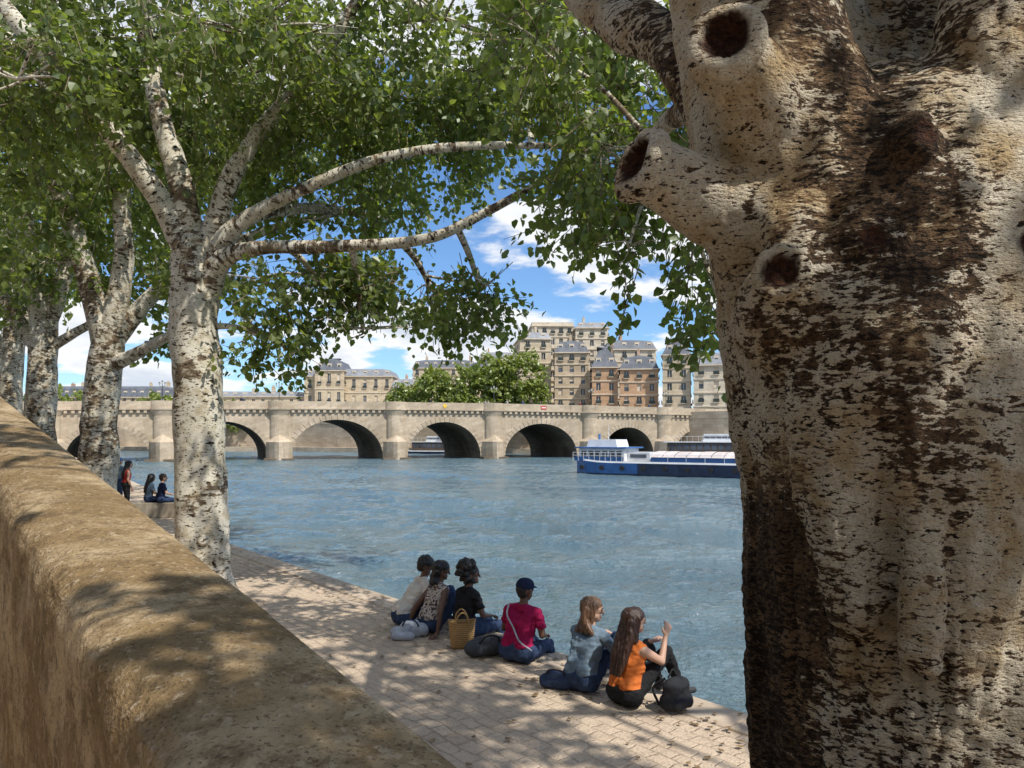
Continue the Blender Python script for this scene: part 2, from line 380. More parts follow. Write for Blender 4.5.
US.quad((a.x,a.y,6.1),(b.x,b.y,6.1),(b.x-300,b.y-250,6.1),(a.x-300,a.y-250,6.1)); US.build('upper_quay_ground',[M_pave])
# ------------------------------------------------------------------ BRIDGE
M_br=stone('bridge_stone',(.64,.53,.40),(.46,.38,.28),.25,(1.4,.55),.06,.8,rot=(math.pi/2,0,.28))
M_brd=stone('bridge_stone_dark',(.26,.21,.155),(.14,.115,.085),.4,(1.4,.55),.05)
M_asph=simple('asphalt',(.06,.06,.06),.9,.2,3)
M_iron=simple('cast_iron',(.03,.04,.035),.5,.2,8,0)
M_glassl=simple('lantern_glass',(.55,.55,.5),.2,.1,3,0)
A=Vector((-68,112)); U=Vector((97,28)).normalized(); DP=Vector((-.40,.917)).normalized(); FN=Vector((U.y,-U.x))
BWID=20
def top(u): return 7.45+.9*math.sin(max(0,min(1,(u+20)/150))*math.pi)
arches=[(-34,-22,3.6),(-17,-3.8,3.9),(.3,12,4.0),(15.8,29.5,4.9),(33.0,48,5.3),(52.2,65,5.0),(69.5,83.1,4.8),(88.2,98.5,4.2),(103,113,3.8)]
def PT(u,z,o=0,v=0):
    q=A+U*u+FN*o+DP*v; return (q.x,q.y,z)
B=MB()
us=[-44]
for a0,a1,h in arches:
    for i in range(25): 
        t=math.pi*i/24; us.append((a0+a1)/2-(a1-a0)/2*math.cos(t))
us.append(120)
def zlow(u):
    for a0,a1,h in arches:
        if a0-1e-6<=u<=a1+1e-6:
            s=(u-(a0+a1)/2)/((a1-a0)/2); return -.9+(h+.9)*math.sqrt(max(0,1-s*s)), True
    return -3,False
for u0,u1 in zip(us[:-1],us[1:]):
    mid=(u0+u1)/2; isA=zlow(mid)[1]
    z0=zlow(u0)[0] if isA else -3; z1=zlow(u1)[0] if isA else -3
    B.quad(PT(u0,z0),PT(u1,z1),PT(u1,top(u1)-1.2),PT(u0,top(u0)-1.2),0)
    B.quad(PT(u0,z0,0,BWID),PT(u1,z1,0,BWID),PT(u1,top(u1)-1.2,0,BWID),PT(u0,top(u0)-1.2,0,BWID),0)
    if isA:
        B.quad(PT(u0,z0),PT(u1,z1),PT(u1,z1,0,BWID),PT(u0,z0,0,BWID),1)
    B.quad(PT(u0,top(u0)-1.0),PT(u1,top(u1)-1.0),PT(u1,top(u1)-1.0,0,BWID),PT(u0,top(u0)-1.0,0,BWID),2)
for a0,a1,h in arches:
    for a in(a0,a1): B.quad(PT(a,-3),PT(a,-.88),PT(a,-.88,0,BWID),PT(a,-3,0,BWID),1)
    n=26; c=(a0+a1)/2; r=(a1-a0)/2
    for i in range(n):
        t0=math.pi*i/n+.006;t1=math.pi*(i+1)/n-.006; ring=.95 if i%2 else .8
        q=[]
        for t,k in((t0,0),(t1,0),(t1,ring),(t0,ring)):
            q.append((c-(r+k)*math.cos(t),-.9+(h+.9+k)*math.sin(t)))
        B.add([PT(u,z,.10) for u,z in q]+[PT(u,z,-.05) for u,z in q],[(0,1,2,3),(0,1,5,4),(1,2,6,5),(2,3,7,6),(3,0,4,7)],0)
u=-44
while u<119:
    u2=u+1.0
    for (zo,o,hh) in((-1.35,.5,.24),):
        za=top(u)+zo; zb=top(u2)+zo
        vs=[PT(u,za,-.02),PT(u2,zb,-.02),PT(u2,zb,o),PT(u,za,o)]+[PT(u,za+hh,-.02),PT(u2,zb+hh,-.02),PT(u2,zb+hh,o),PT(u,za+hh,o)]
        B.add(vs,[(0,1,2,3),(4,5,6,7),(2,3,7,6)],0)
    za=top(u)-1.11;zb=top(u2)-1.11
    vs=[PT(u,za,-.0),PT(u2,zb,.0),PT(u2,zb,.35),PT(u,za,.35)]+[PT(u,za+1.11,.0),PT(u2,zb+1.11,.0),PT(u2,zb+1.11,.35),PT(u,za+1.11,.35)]
    B.add(vs,[(0,1,5,4),(4,5,6,7),(2,3,7,6)],0)
    vs=[PT(u,za,-.0,BWID),PT(u2,zb,.0,BWID),PT(u2,zb+1.07,.0,BWID),PT(u,za+1.07,.0,BWID)]; B.add(vs,[(0,1,2,3)],0)
    o=PT(u+.2,top(u)-1.85,-.02); B.obox(o,(U.x*.45,U.y*.45,0),(FN.x*.42,FN.y*.42,0),(0,0,.5),0)
    u=u2
piers=[(arches[i][1]+arches[i+1][0])/2 for i in range(len(arches)-1)]
for pu in piers:
    wv=2.1; tz=top(pu)
    pts=[PT(pu-wv,0,-.1),PT(pu-wv*.75,0,1.1),PT(pu-wv*.3,0,2.4),PT(pu,0,2.9),PT(pu+wv*.3,0,2.4),PT(pu+wv*.75,0,1.1),PT(pu+wv,0,-.1)]
    n=len(pts)
    vs=[(x,y,-3) for x,y,_ in pts]+[(x,y,1.6) for x,y,_ in pts]+[PT(pu,3.2,.2)]
    B.add(vs,[(i,i+1,n+i+1,n+i) for i in range(n-1)]+[(n+i,n+i+1,2*n) for i in range(n-1)],0)
    def ringp(r,z,n=14): return [PT(pu-r*math.cos(math.pi*i/n),z,r*math.sin(math.pi*i/n)*.62-.05) for i in range(n+1)]
    lv=[(1.45,1.4),(1.45,tz-2.3),(1.6,tz-2.0),(1.95,tz-1.4),(2.05,tz-1.38),(2.05,tz-1.12),(1.85,tz-1.11),(1.85,tz+.05),(1.6,tz+.05),(1.6,tz-1.0)]
    rr=[ringp(r,z) for r,z in lv]
    for a_,b_ in zip(rr[:-1],rr[1:]):
        for i in range(14): B.quad(a_[i],a_[i+1],b_[i+1],b_[i],0)
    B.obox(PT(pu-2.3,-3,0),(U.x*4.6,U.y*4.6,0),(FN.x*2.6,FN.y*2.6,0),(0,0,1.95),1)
bro=empty('stone_arch_bridge'); B.build('arches_and_parapet',[M_br,M_brd,M_asph],bro)
for pu in piers[1:]:
    lm=MB(); x,y,_=PT(pu,0,.7); z=top(pu)-1.0
    lm.cyl((x,y,z),(x,y,z+.8),.2,.14,8,0); lm.cyl((x,y,z+.8),(x,y,z+3.6),.07,.05,8,0)
    for dx_ in(-.45,.45): 
        lm.cyl((x,y,z+3.1),(x+dx_,y,z+3.4),.03,.03,6,0); lm.cyl((x+dx_,y,z+3.4),(x+dx_,y,z+3.75),.09,.15,6,1); lm.cyl((x+dx_,y,z+3.75),(x+dx_,y,z+3.95),.17,.03,6,0)
    lm.cyl((x,y,z+3.6),(x,y,z+4.0),.09,.15,6,1); lm.cyl((x,y,z+4.0),(x,y,z+4.2),.17,.03,6,0)
    lm.build('street_lamp',[M_iron,M_glassl])
M_sr=simple('sign_red',(.55,.05,.03),.5,.1,3,0);M_sy=simple('sign_yellow',(.75,.5,.05),.5,.1,3,0);M_wp=simple('white_paint',(.75,.75,.73),.5,.06,3,0)
for u,mt in((58.6,M_sy),(76.6,M_sr)):
    s=MB(); z=top(u)-.6; k=.42; c=[PT(u-k,z,.42),PT(u,z-k,.42),PT(u+k,z,.42),PT(u,z+k,.42)] if mt is M_sy else [PT(u-.5,z-.3,.42),PT(u+.5,z-.3,.42),PT(u+.5,z+.3,.42),PT(u-.5,z+.3,.42)]
    c2=[(p[0]-FN.x*.05,p[1]-FN.y*.05,p[2]) for p in c]
    s.add(c+c2,[(0,1,2,3),(4,5,6,7),(0,1,5,4),(1,2,6,5),(2,3,7,6),(3,0,4,7)],0)
    if mt is M_sr: s.quad(PT(u-.4,z-.09,.425),PT(u+.4,z-.09,.425),PT(u+.4,z+.09,.425),PT(u-.4,z+.09,.425),1)
    s.build('navigation_sign',[mt,M_wp])
def walker(x,y,z,c1,c2,h=1.7):
    b=MB(); k=h/1.7
    for sx in(-.09,.09): b.cyl((x+sx,y+sx,z),(x+sx*.8,y,z+.85*k),.06,.09,7,1)
    b.cyl((x,y,z+.8*k),(x,y,z+1.1*k),.16,.15,8,0); b.cyl((x,y,z+1.1*k),(x,y,z+1.42*k),.15,.2,8,0); b.cyl((x,y,z+1.42*k),(x,y,z+1.5*k),.2,.06,8,0); b.cyl((x,y,z+1.48*k),(x,y,z+1.73*k),.08,.09,8,2)
    for sx in(-.24,.24): b.cyl((x+sx,y,z+.85*k),(x+sx*.85,y,z+1.42*k),.035,.055,6,0)
    b.build('pedestrian',[c1,c2,M_skp])
M_skp=simple('pedestrian_skin',(.35,.22,.15),.6,.1,5,0); pal=[simple('coat_%d'%i,c,.8,.1,5,0) for i,c in enumerate([(.03,.03,.04),(.4,.38,.34),(.3,.04,.04),(.05,.09,.2),(.12,.1,.08)])]
for i in range(16):
    u=random.uniform(-2,100); x,y,_=PT(u,0,0,random.choice([.9,1.6,2.4])); walker(x,y,top(u)-.98,random.choice(pal),random.choice(pal),1.6+.2*random.random())
# ------------------------------------------------------------------ FAR BANK
M_ground=simple('far_ground',(.28,.25,.2),.95,.2,.05,0)
M_fw=stone('far_quay_stone',(.62,.52,.39),(.44,.36,.27),.2,(1.6,.6),.05,.8)
FB=MB(); fb=[(-300,300),(-120,215),(-60,205),(-30,185),(-6,176),(14,166),(24,150),(32,143),(50,128),(75,95),(120,30),(260,-200)]
for a,b in zip(fb[:-1],fb[1:]):
    FB.quad((*a,-4),(*b,-4),(*b,6.2),(*a,6.2),1)
    FB.quad((a[0],a[1]-.15,5.9),(b[0],b[1]-.15,5.9),(b[0],b[1]-.15,7.2),(a[0],a[1]-.15,7.2),1)
    FB.quad((a[0],a[1]-.15,7.2),(b[0],b[1]-.15,7.2),(b[0],b[1]+.35,7.2),(a[0],a[1]+.35,7.2),1)
    FB.quad((*a,6.2),(*b,6.2),(b[0]*6+100,b[1]+3500,6.2),(a[0]*6+100,a[1]+3500,6.2),0)
    FB.quad((a[0],a[1]-5,-.3),(b[0],b[1]-5,-.3),(*b,-.3),(*a,-.3),1); FB.quad((a[0],a[1]-5,-.3),(b[0],b[1]-5,-.3),(b[0],b[1]-5,-3),(a[0],a[1]-5,-3),1)
FB.build('far_quay_ground',[M_ground,M_fw])
# ------------------------------------------------------------------ BUILDINGS
M_glass=simple('window_glass',(.08,.09,.11),.12,.5,.25,0)
M_zinc=simple('zinc_roof',(.23,.24,.26),.55,.2,.5,0); M_slate=simple('slate_roof',(.11,.12,.14),.6,.25,.6,0)
M_chim=simple('chimney_brick',(.44,.30,.21),.9,.3,1,0); M_trim=simple('trim_stone',(.62,.53,.41),.85,.1,1,0)
def facade(b,p0,p1,z0,z1,floors,bay=2.9,ww=1.0,wh=.56,dep=.3,out=None):
    p0=Vector(p0);p1=Vector(p1);L=(p1-p0).length;dd=(p1-p0)/L;nb=max(1,int(L/bay));bw=L/nb;fh=(z1-z0)/floors
    nn=out
    def q(s,z,o=0):
        v=p0+dd*s+nn*o; return(v.x,v.y,z)
    for f in range(floors):
        za=z0+f*fh;zb=za+fh; w0=za+fh*(.5-wh/2+.03)
        if f==0: w0=za+.25
        w1=za+fh*(.5+wh/2+.02)
        for i in range(nb):
            s0=i*bw;s1=s0+bw;c=(s0+s1)/2; a=c-ww/2; e=c+ww/2
            b.quad(q(s0,za),q(a,za),q(a,zb),q(s0,zb),0); b.quad(q(e,za),q(s1,za),q(s1,zb),q(e,zb),0)
            b.quad(q(a,za),q(e,za),q(e,w0),q(a,w0),0); b.quad(q(a,w1),q(e,w1),q(e,zb),q(a,zb),0)
            for A1,A2 in(((a,w0),(e,w0)),((e,w0),(e,w1)),((e,w1),(a,w1)),((a,w1),(a,w0))):
                b.quad(q(*A1),q(*A2),q(*A2,-dep),q(*A1,-dep),0)
            b.quad(q(a,w0,-dep),q(e,w0,-dep),q(e,w1,-dep),q(a,w1,-dep),1)
            r_=random.random()
            if r_<.35:
                hb=w1-(w1-w0)*random.uniform(.3,1.); b.quad(q(a,hb,-dep+.05),q(e,hb,-dep+.05),q(e,w1,-dep+.05),q(a,w1,-dep+.05),4)
            else:
                v=p0+dd*(c-.05); b.obox((v.x-nn.x*(dep-.02),v.y-nn.y*(dep-.02),w0),(dd.x*.1,dd.y*.1,0),(nn.x*.06,nn.y*.06,0),(0,0,w1-w0),4)
            if f in(1,floors-1):
                v=p0+dd*(a-.15); b.obox((v.x,v.y,w0-.1),(dd.x*(ww+.3),dd.y*(ww+.3),0),(nn.x*.35,nn.y*.35,0),(0,0,.12),4)
                b.obox((v.x+nn.x*.3,v.y+nn.y*.3,w0+.02),(dd.x*(ww+.3),dd.y*(ww+.3),0),(nn.x*.04,nn.y*.04,0),(0,0,.75),5)
        v=p0+nn*.003; b.obox((v.x,v.y,zb-.28),(dd.x*L,dd.y*L,0),(nn.x*(.45 if f==floors-1 else .16),nn.y*(.45 if f==floors-1 else .16),0),(0,0,.25),4)
def building(name,x0,x1,y,depth,z0,z1,floors,rh,wall,roof=None,skew=0.,dorm=True,bay=2.9,inset=1.8,chim=True):
    b=MB(); dd=Vector((1,skew)).normalized(); L=(x1-x0)/dd.x; nn=Vector((dd.y,-dd.x))
    P=[Vector((x0,y)),Vector((x0,y))+dd*L]; P.append(P[1]-nn*depth);P.append(P[0]-nn*depth)
    facade(b,P[0],P[1],z0,z1,floors,bay,out=nn)
    facade(b,P[3],P[0],z0,z1,floors,bay*1.3,out=-dd); facade(b,P[1],P[2],z0,z1,floors,bay*1.3,out=dd)
    b.quad((*P[2],z0),(*P[3],z0),(*P[3],z1),(*P[2],z1),0)
    def corner(i,ins,z):
        sx=[1,-1,-1,1][i]; sy=[1,1,-1,-1][i]; v=P[i]+dd*ins*sx-nn*ins*sy; return(v.x,v.y,z)
    if rh>0:
        r0=[corner(i,-.1,z1+.02) for i in range(4)]; r1=[corner(i,inset*.55,z1+rh*.75) for i in range(4)]; r2=[corner(i,min(depth*.4,inset*2.2),z1+rh) for i in range(4)]
        for a_,b_ in((r0,r1),(r1,r2)):
            for i in range(4): b.quad(a_[i],a_[(i+1)%4],b_[(i+1)%4],b_[i],2)
        b.quad(*r2,2)
        if dorm:
            nb=max(1,int(L/bay));bw=L/nb
            for i in range(nb):
                v=P[0]+dd*((i+.5)*bw-.6)-nn*.45; h=min(1.9,rh*.55)
                b.obox((v.x,v.y,z1+.25),(dd.x*1.2,dd.y*1.2,0),(-nn.x*1.8,-nn.y*1.8,0),(0,0,h),4)
                v=v+nn*.012+dd*.2; b.quad((v.x,v.y,z1+.5),(v.x+dd.x*.8,v.y+dd.y*.8,z1+.5),(v.x+dd.x*.8,v.y+dd.y*.8,z1+h-.2),(v.x,v.y,z1+h-.2),1)
    else:
        b.quad(*[corner(i,0,z1) for i in range(4)],2)
        for i in range(4):
            a_,c_=corner(i,.0,z1),corner((i+1)%4,.0,z1); b.quad(a_,c_,(c_[0],c_[1],z1+.9),(a_[0],a_[1],z1+.9),0)
    if chim:
        s=1.5+random.random()*3
        while s<L-1:
            v=P[0]+dd*s-nn*(depth*.35+random.random()*3); hh=rh+.5+random.random()*1.4; wd=1.4+random.random()*2.2
            b.obox((v.x,v.y,z1+.3),(dd.x*.6,dd.y*.6,0),(-nn.x*wd,-nn.y*wd,0),(0,0,hh),random.choice([3,0]))
            for j in range(3):
                u_=v+dd*.3-nn*(wd*(j+.5)/3); b.cyl((u_.x,u_.y,z1+hh+.3),(u_.x,u_.y,z1+hh+.75),.12,.1,6,3)
            s+=5+random.random()*7
    return b.build(name,[wall,M_glass,roof or M_zinc,M_chim,M_trim,M_iron])
Wc=lambda n,c:stone(n,c,tuple(x*.84 for x in c),.12,(1.6,.5),.03,.92)
W1=Wc('limestone_a',(.72,.60,.43));W2=Wc('limestone_b',(.66,.53,.38));W3=Wc('ochre_brick',(.62,.40,.25));W4=Wc('limestone_c',(.76,.68,.54));W5=Wc('limestone_d',(.68,.58,.43))
building('apartment_building',2.0,10,188,14,6.2,27.5,7,2.2,W5,M_zinc,.1)
building('apartment_building',5.5,17,204,14,6.2,33.2,9,0,W4,M_zinc,.05,chim=True,bay=2.3)
building('apartment_building',17.2,26,200,14,6.2,32.0,9,2.0,W4,M_zinc,-.02,bay=2.4)
building('apartment_building',10.2,18.2,176,12,6.2,22.6,6,3.2,W2,M_slate,-.05,bay=2.3)
building('apartment_building',18.5,24.4,171,12,6.2,18.6,4,5.2,W3,M_slate,-.1,inset=2.8,bay=2.2)
building('apartment_building',24.7,33.2,169,12,6.2,18.0,4,3.4,W3,M_slate,-.15,bay=2.4)
building('apartment_building',24,37,190,12,6.2,25.0,6,2.8,W4,M_slate,0)
building('apartment_building',33.6,39.5,165,12,6.2,20.8,5,3.8,W1,M_slate,-.25,inset=2.3,bay=2.2)
building('apartment_building',39.8,52,162,12,6.2,18.2,4,3.0,W4,M_zinc,-.3)
building('apartment_building',52.4,66,158,12,6.2,17.5,4,4.5,W1,M_zinc,-.4)
building('apartment_building',66.4,90,150,14,6.2,19,5,4.5,W2,M_zinc,-.5)
building('palace_building',-66,-38,235,16,6.2,21.8,3,2.6,W1,M_zinc,.0,bay=3.2,chim=False)
building('palace_pavilion',-62,-53,232.5,16,6.2,23.4,3,4.4,W1,M_slate,.0,bay=3,inset=2.9,chim=False)
building('palace_building',-37.9,-29,232,16,6.2,18.5,3,2.5,W2,M_zinc,.0)
building('palace_building',-100,-66.4,238,16,6.2,15.5,2,1.8,W1,M_zinc,.0)
building('apartment_building',-36,-13,268,14,6.2,27.5,6,3.2,W5,M_slate,.0)
building('apartment_building',-12.6,2,272,14,6.2,31.0,7,3.0,W1,M_zinc,.0)
building('apartment_building',-170,-120,260,14,6.2,16.5,4,4.0,W1,M_slate,.0)
building('apartment_building',-12,1.5,205,12,6.2,20,4,4,W2,M_slate,0)
ft=empty('distant_tree_row')
fbl=[(-24,172,11.5,4,4,4,1500),(-18,170,13,5,4,5.5,2400),(-11,168,13.5,5,4,5.5,2200),(-4,166,15,5,4,6.5,2800),(2.5,165,14.5,4.6,4,7,2800),(-28,176,9.5,3.5,3.5,3,900),(-7,166,10,6,4,4,1500),(5.2,166,10,2.6,3,4,800)]
T=Tubes()
for bl in fbl: T.add([(bl[0],bl[1],6,.4),(bl[0]+.3,bl[1],9,.3),(bl[0],bl[1],12,.2)],8)
T.build('trunks',M_bark,ft); leaves('foliage',fbl,.66,M_leaf_far,ft,per=10,L=1.6,clump=.35,thr=-.1,droop=.1,twig=False)
ft2=empty('distant_tree_row'); leaves('foliage',[(-80,205,9,9,4,4,2000),(-97,200,10,8,4,4.5,1800),(-120,190,11,12,5,5,2000)],.75,M_leaf_far,ft2,per=10,L=1.6,clump=.35,thr=-.1,twig=False)
# ------------------------------------------------------------------ BOATS
M_hull=simple('hull_blue',(.03,.042,.085),.35,.25,1,0); M_wht=simple('boat_white',(.70,.71,.72),.4,.08,1,0); M_tarp=simple('tarpaulin',(.60,.53,.50),.7,.15,1,.4,.05)
M_bluep=simple('boat_blue_paint',(.045,.13,.33),.35,.15,1,0); M_blk=simple('black_rubber',(.02,.02,.02),.6,.2,3,0); M_deck=simple('deck',(.3,.28,.25),.7,.1,2,0); M_dw=simple('dark_wood_cabin',(.10,.07,.05),.6,.2,2,0)
def barge(name,start,dirv,L,hw,free,kind):
    e=empty(name); dv=Vector(dirv).normalized(); sv=Vector((dv.y,-dv.x))
    if sv.y>0: sv=-sv
    def P(s,o,z): q=Vector(start)+dv*s+sv*o; return(q.x,q.y,-1.3+z)
    h=MB(); n=28; rings=[]
    for i in range(n+1):
        s=L*i/n; e0=min(1,(s/(L*.06)+.35))**.6 if s<L*.06 else 1; e1=1-max(0,(s-L*.88)/(L*.12))**2*.95; ww=hw*min(e0,e1)
        sheer=free+.7*max(0,(s/L-.85)/.15)**2+.45*max(0,(.1-s/L)/.1)**2
        rings.append([P(s,-ww,sheer),P(s,-ww*1.02,sheer-.16),P(s,-ww*.97,.1),P(s,-ww*.8,-.8),P(s,ww*.8,-.8),P(s,ww*.97,.1),P(s,ww*1.02,sheer-.16),P(s,ww,sheer)])
    for i,(a_,b_) in enumerate(zip(rings[:-1],rings[1:])):
        for j in range(7): h.quad(a_[j],a_[j+1],b_[j+1],b_[j],1 if j in(0,6) else (3 if (kind=='cargo' and i<5 and j in(1,5)) else 0))
        h.quad(a_[0],b_[0],b_[7],a_[7],2)
    h.add(rings[0],[tuple(range(8))],0); h.build('hull',[M_hull,M_wht,M_deck,M_bluep],e)
    def bx(b,s0,s1,o0,o1,z0,z1,m,tap=0):
        c=[P(s0,o0,z0),P(s1,o0,z0),P(s1,o1,z0),P(s0,o1,z0),P(s0+tap,o0+tap*.4,z1),P(s1-tap,o0+tap*.4,z1),P(s1-tap,o1-tap*.4,z1),P(s0+tap,o1-tap*.4,z1)]
        b.add(c,[(0,3,2,1),(4,5,6,7),(0,1,5,4),(1,2,6,5),(2,3,7,6),(3,0,4,7)],m)
    c=MB()
    if kind=='cargo':
        bx(c,.5,5.6,-hw*.8,hw*.8,free,free+1.25,0,.12)
        for i in range(6): bx(c,.85+i*.78,.85+i*.78+.55,hw*.8-.13,hw*.8+.015,free+.45,free+1.0,1)
        for i in range(4): bx(c,.50,.70,-1.6+i*.9,-1.0+i*.9,free+.45,free+.95,1)
        bx(c,.2,5.9,-hw*.9,hw*.9,free+1.26,free+1.40,2); 
        bx(c,1.2,4.6,-hw*.6,hw*.6,free+1.40,free+2.15,0,.2)
        for i in range(4): bx(c,1.6+i*.7,2.1+i*.7,hw*.5,hw*.5+.12,free+1.6,free+2.0,1)
        bx(c,5.6,8.0,-hw*.5,hw*.5,free,free+.9,0,.1); bx(c,5.9,7.6,hw*.5-.1,hw*.5+.01,free+.35,free+.7,1)
        bx(c,.25,5.6,hw*.93,hw*.95,free,free+.42,2)
        for s in np.arange(.1,6,.6): 
            for o in(-hw*.96,hw*.97): c.cyl(P(s,o,free),P(s,o,free+.85),.025,.025,5,0)
        for zz in(.55,.85):
            for o in(-hw*.96,hw*.97): c.cyl(P(.1,o,free+zz),P(6,o,free+zz),.02,.02,5,0)
        for s in np.arange(8.4,L*.86,1.8): c.cyl(P(s,hw*.96,free),P(s,hw*.96,free+.7),.02,.02,5,0)
        c.cyl(P(8.4,hw*.96,free+.7),P(L*.86,hw*.96,free+.7),.015,.015,5,0)
        c.cyl(P(3,0,free+2.1),P(3,0,free+3.6),.04,.02,6,0); c.cyl(P(2.2,.5,free+2.1),P(2.2,.5,free+2.7),.12,.12,8,2)
        bx(c,8.4,L*.86,-hw*.82,hw*.82,free,free+.45,2)
        nb=22
        for i in range(nb):
            s0=8.4+(L*.86-8.4)*i/nb; s1=8.4+(L*.86-8.4)*(i+1)/nb-.06; sg=.05*random.random()
            pr=[(-.85,.45),(-.7,.72),(-.35,.95-sg),(0,1.02-sg),(.35,.95-sg),(.7,.72),(.85,.45)]
            for a_,b_ in zip(pr[:-1],pr[1:]): c.quad(P(s0,a_[0]*hw,free+a_[1]),P(s1,a_[0]*hw,free+a_[1]),P(s1,b_[0]*hw,free+b_[1]),P(s0,b_[0]*hw,free+b_[1]),3)
            bx(c,s1,s1+.06,-hw*.86,hw*.86,free+.44,free+.5,0)
        for i in range(14): 
            q=P(1.2+i*2.2,hw*1.03,free*.5); c.cyl(q,(q[0]+sv.x*.15,q[1]+sv.y*.15,q[2]),.24,.24,10,4)
    else:
        bx(c,1.5,L*.9,-hw*.8,hw*.8,free,free+1.9,5 if kind=='wood' else 0,.1)
        k=int((L*.9-2.5)/1.1)
        for i in range(k): bx(c,2+i*1.1,2.85+i*1.1,-hw*.8-.02,hw*.8+.02,free+.7,free+1.6,1)
        bx(c,1.0,L*.92,-hw*.88,hw*.88,free+1.91,free+2.05,0)
        bx(c,L*.3,L*.5,-hw*.5,hw*.5,free+2.06,free+3.3,0,.15); bx(c,L*.3+.15,L*.5-.1,-hw*.5-.02,hw*.5+.02,free+2.6,free+3.0,1)
        for s in np.arange(1.2,L*.9,.9): c.cyl(P(s,hw*.84,free+2.05),P(s,hw*.84,free+2.9),.025,.025,5,0)
        c.cyl(P(1.2,hw*.84,free+2.9),P(L*.9,hw*.84,free+2.9),.025,.025,5,0)
    c.build('superstructure',[M_wht,M_glass,M_bluep,M_tarp,M_blk,M_dw],e)
    return e
barge('river_barge',(7.4,77.5),(.841,-.54),40,2.4,1.3,'cargo')
barge('river_boat',(24.5,123),(.93,-.36),24,2.3,.9,'wood')
barge('river_boat',(34,136),(.93,-.36),24,2.3,1.1,'pass')
barge('river_boat',(-24,170),(.95,-.2),16,2.0,.6,'wood')
# ------------------------------------------------------------------ TREES
def tree(name,tubes,blobs,size,k=9,r=.03,per=14,L=.5,thr=-.02,seg=20):
    e=empty(name); T=Tubes(); org=[]
    for tb in tubes:
        T.add(tb,seg if tb[0][3]>.2 else 10,.16,8)
        org+=[tuple(q) for q in smooth_path(tb,4)[4:]] if len(tb)>1 else []
    org=[q for q in org if q[2]>3.6] or org
    blob_branches(T,blobs,org,k,r)
    for tb in tubes[:1]:
        for i in range(9):
            q=smooth_path(tb,4); q=q[random.randrange(6,len(q)-2)]; an=random.uniform(-2.9,-.2); dv=Vector((math.cos(an),math.sin(an),.15)); c=Vector(q[:3])
            T.add([(*(c+dv*q[3]*.6),.10),(*(c+dv*(q[3]*.98)),.075),(*(c+dv*(q[3]*1.03)),.03),(*(c+dv*(q[3]*1.0)),.004)],12,0,3)
    T.build('trunk_and_limbs',M_bark,e)
    leaves('foliage',blobs,size,M_leaf,e,per=per,L=L,thr=thr)
    return e
Y=11
t1=[[(-4.55,Y,-.1,.52),(-4.6,Y,.35,.41),(-4.62,Y,1.5,.37),(-4.66,Y,3.0,.35),(-4.72,Y,4.3,.34),(-4.68,Y,5.0,.34),(-4.7,Y,5.4,.26)],
 [(-4.7,Y,4.9,.25),(-5.0,10.9,5.6,.19),(-5.4,10.6,6.3,.15),(-6.1,10.2,7.3,.125),(-7.0,10,8.4,.11),(-8.2,9.8,10.4,.07)],
 [(-4.72,Y,4.9,.24),(-4.85,10.9,6.0,.17),(-5.3,10.9,7.7,.13),(-5.5,11.0,10,.09),(-5.4,11.4,13,.04)],
 [(-4.6,Y,4.5,.22),(-4.25,10.8,4.95,.155),(-3.7,10.6,5.1,.10),(-2.55,10.3,5.05,.085),(-1.2,10.1,5.1,.07),(-.33,10,5.45,.06),(.7,9.9,6.0,.045),(1.6,9.8,6.5,.025)],
 [(-4.5,Y,5.0,.19),(-4.0,10.8,5.5,.12),(-3.2,10.6,5.85,.09),(-1.9,10.4,6.3,.075),(-.6,10.3,6.45,.06),(1.2,10.2,6.4,.03)],
 [(-4.55,Y,5.1,.20),(-4.0,10.9,6.5,.13),(-2.8,11.0,8.1,.095),(-1.8,11.1,10,.07),(-1.4,11.2,12,.03)],
 [(-4.6,Y,4.9,.2),(-4.2,11.6,5.8,.13),(-3.4,12.6,6.3,.09),(-2.2,13.6,6.4,.04)]]
b1=[(-2.9,11.2,4.7,1.3,.9,.45,1500),(-1.2,11,4.6,1.1,.8,.5,1050),(-3.75,11.2,3.95,.5,.6,.6,520),(-2.2,10.9,4.0,.8,.6,.3,330),(-.45,10.5,4.5,.55,.6,.5,380),
 (-4.6,11.7,8.0,2.9,1.9,1.6,6000),(-2.0,11.6,7.6,2.4,1.5,1.4,4300),(.2,11.3,7.9,1.7,1.2,1.2,2300),(-6.9,11.2,8.1,2,1.7,1.4,4200),(.75,9.9,5.7,.8,.7,.75,800),(1.4,9.5,7.0,1.0,.9,.8,1000),
 (-6.2,9.3,6.9,1.1,.7,.7,1200),(-3.4,9.6,7.7,1.5,.7,.6,1400),(-1.0,10.8,8.5,1.8,1.0,.8,2000),(1.0,8.6,7.1,.9,.7,.6,700),(-3,12.6,6.2,1.5,1,.6,1100),(-4,11,11.5,4.5,3.5,2.2,3200)]
tree('poplar_tree',t1,b1,.10)
Y=16
t2=[[(-9.05,Y,-.1,.55),(-9.0,Y,.5,.44),(-8.95,Y,2.0,.38),(-8.85,Y,3.6,.35),(-8.65,Y,4.8,.33)],
 [(-8.75,Y,4.3,.28),(-9.1,15.9,5.8,.22),(-9.5,15.6,7.5,.18),(-10.3,15.4,9.5,.13),(-11,Y,12,.05)],
 [(-8.7,Y,4.5,.27),(-8.35,15.9,6.2,.2),(-8.2,15.6,8.2,.17),(-7.5,15.4,11,.08)],
 [(-8.8,Y,3.9,.2),(-8.1,15.8,4.15,.14),(-7.3,15.6,4.5,.1),(-6.2,15.4,5.0,.05)],
 [(-8.7,Y,4.4,.22),(-7.6,16.3,5.8,.14),(-5.6,16.6,7.0,.1),(-3.4,16.8,7.6,.05)]]
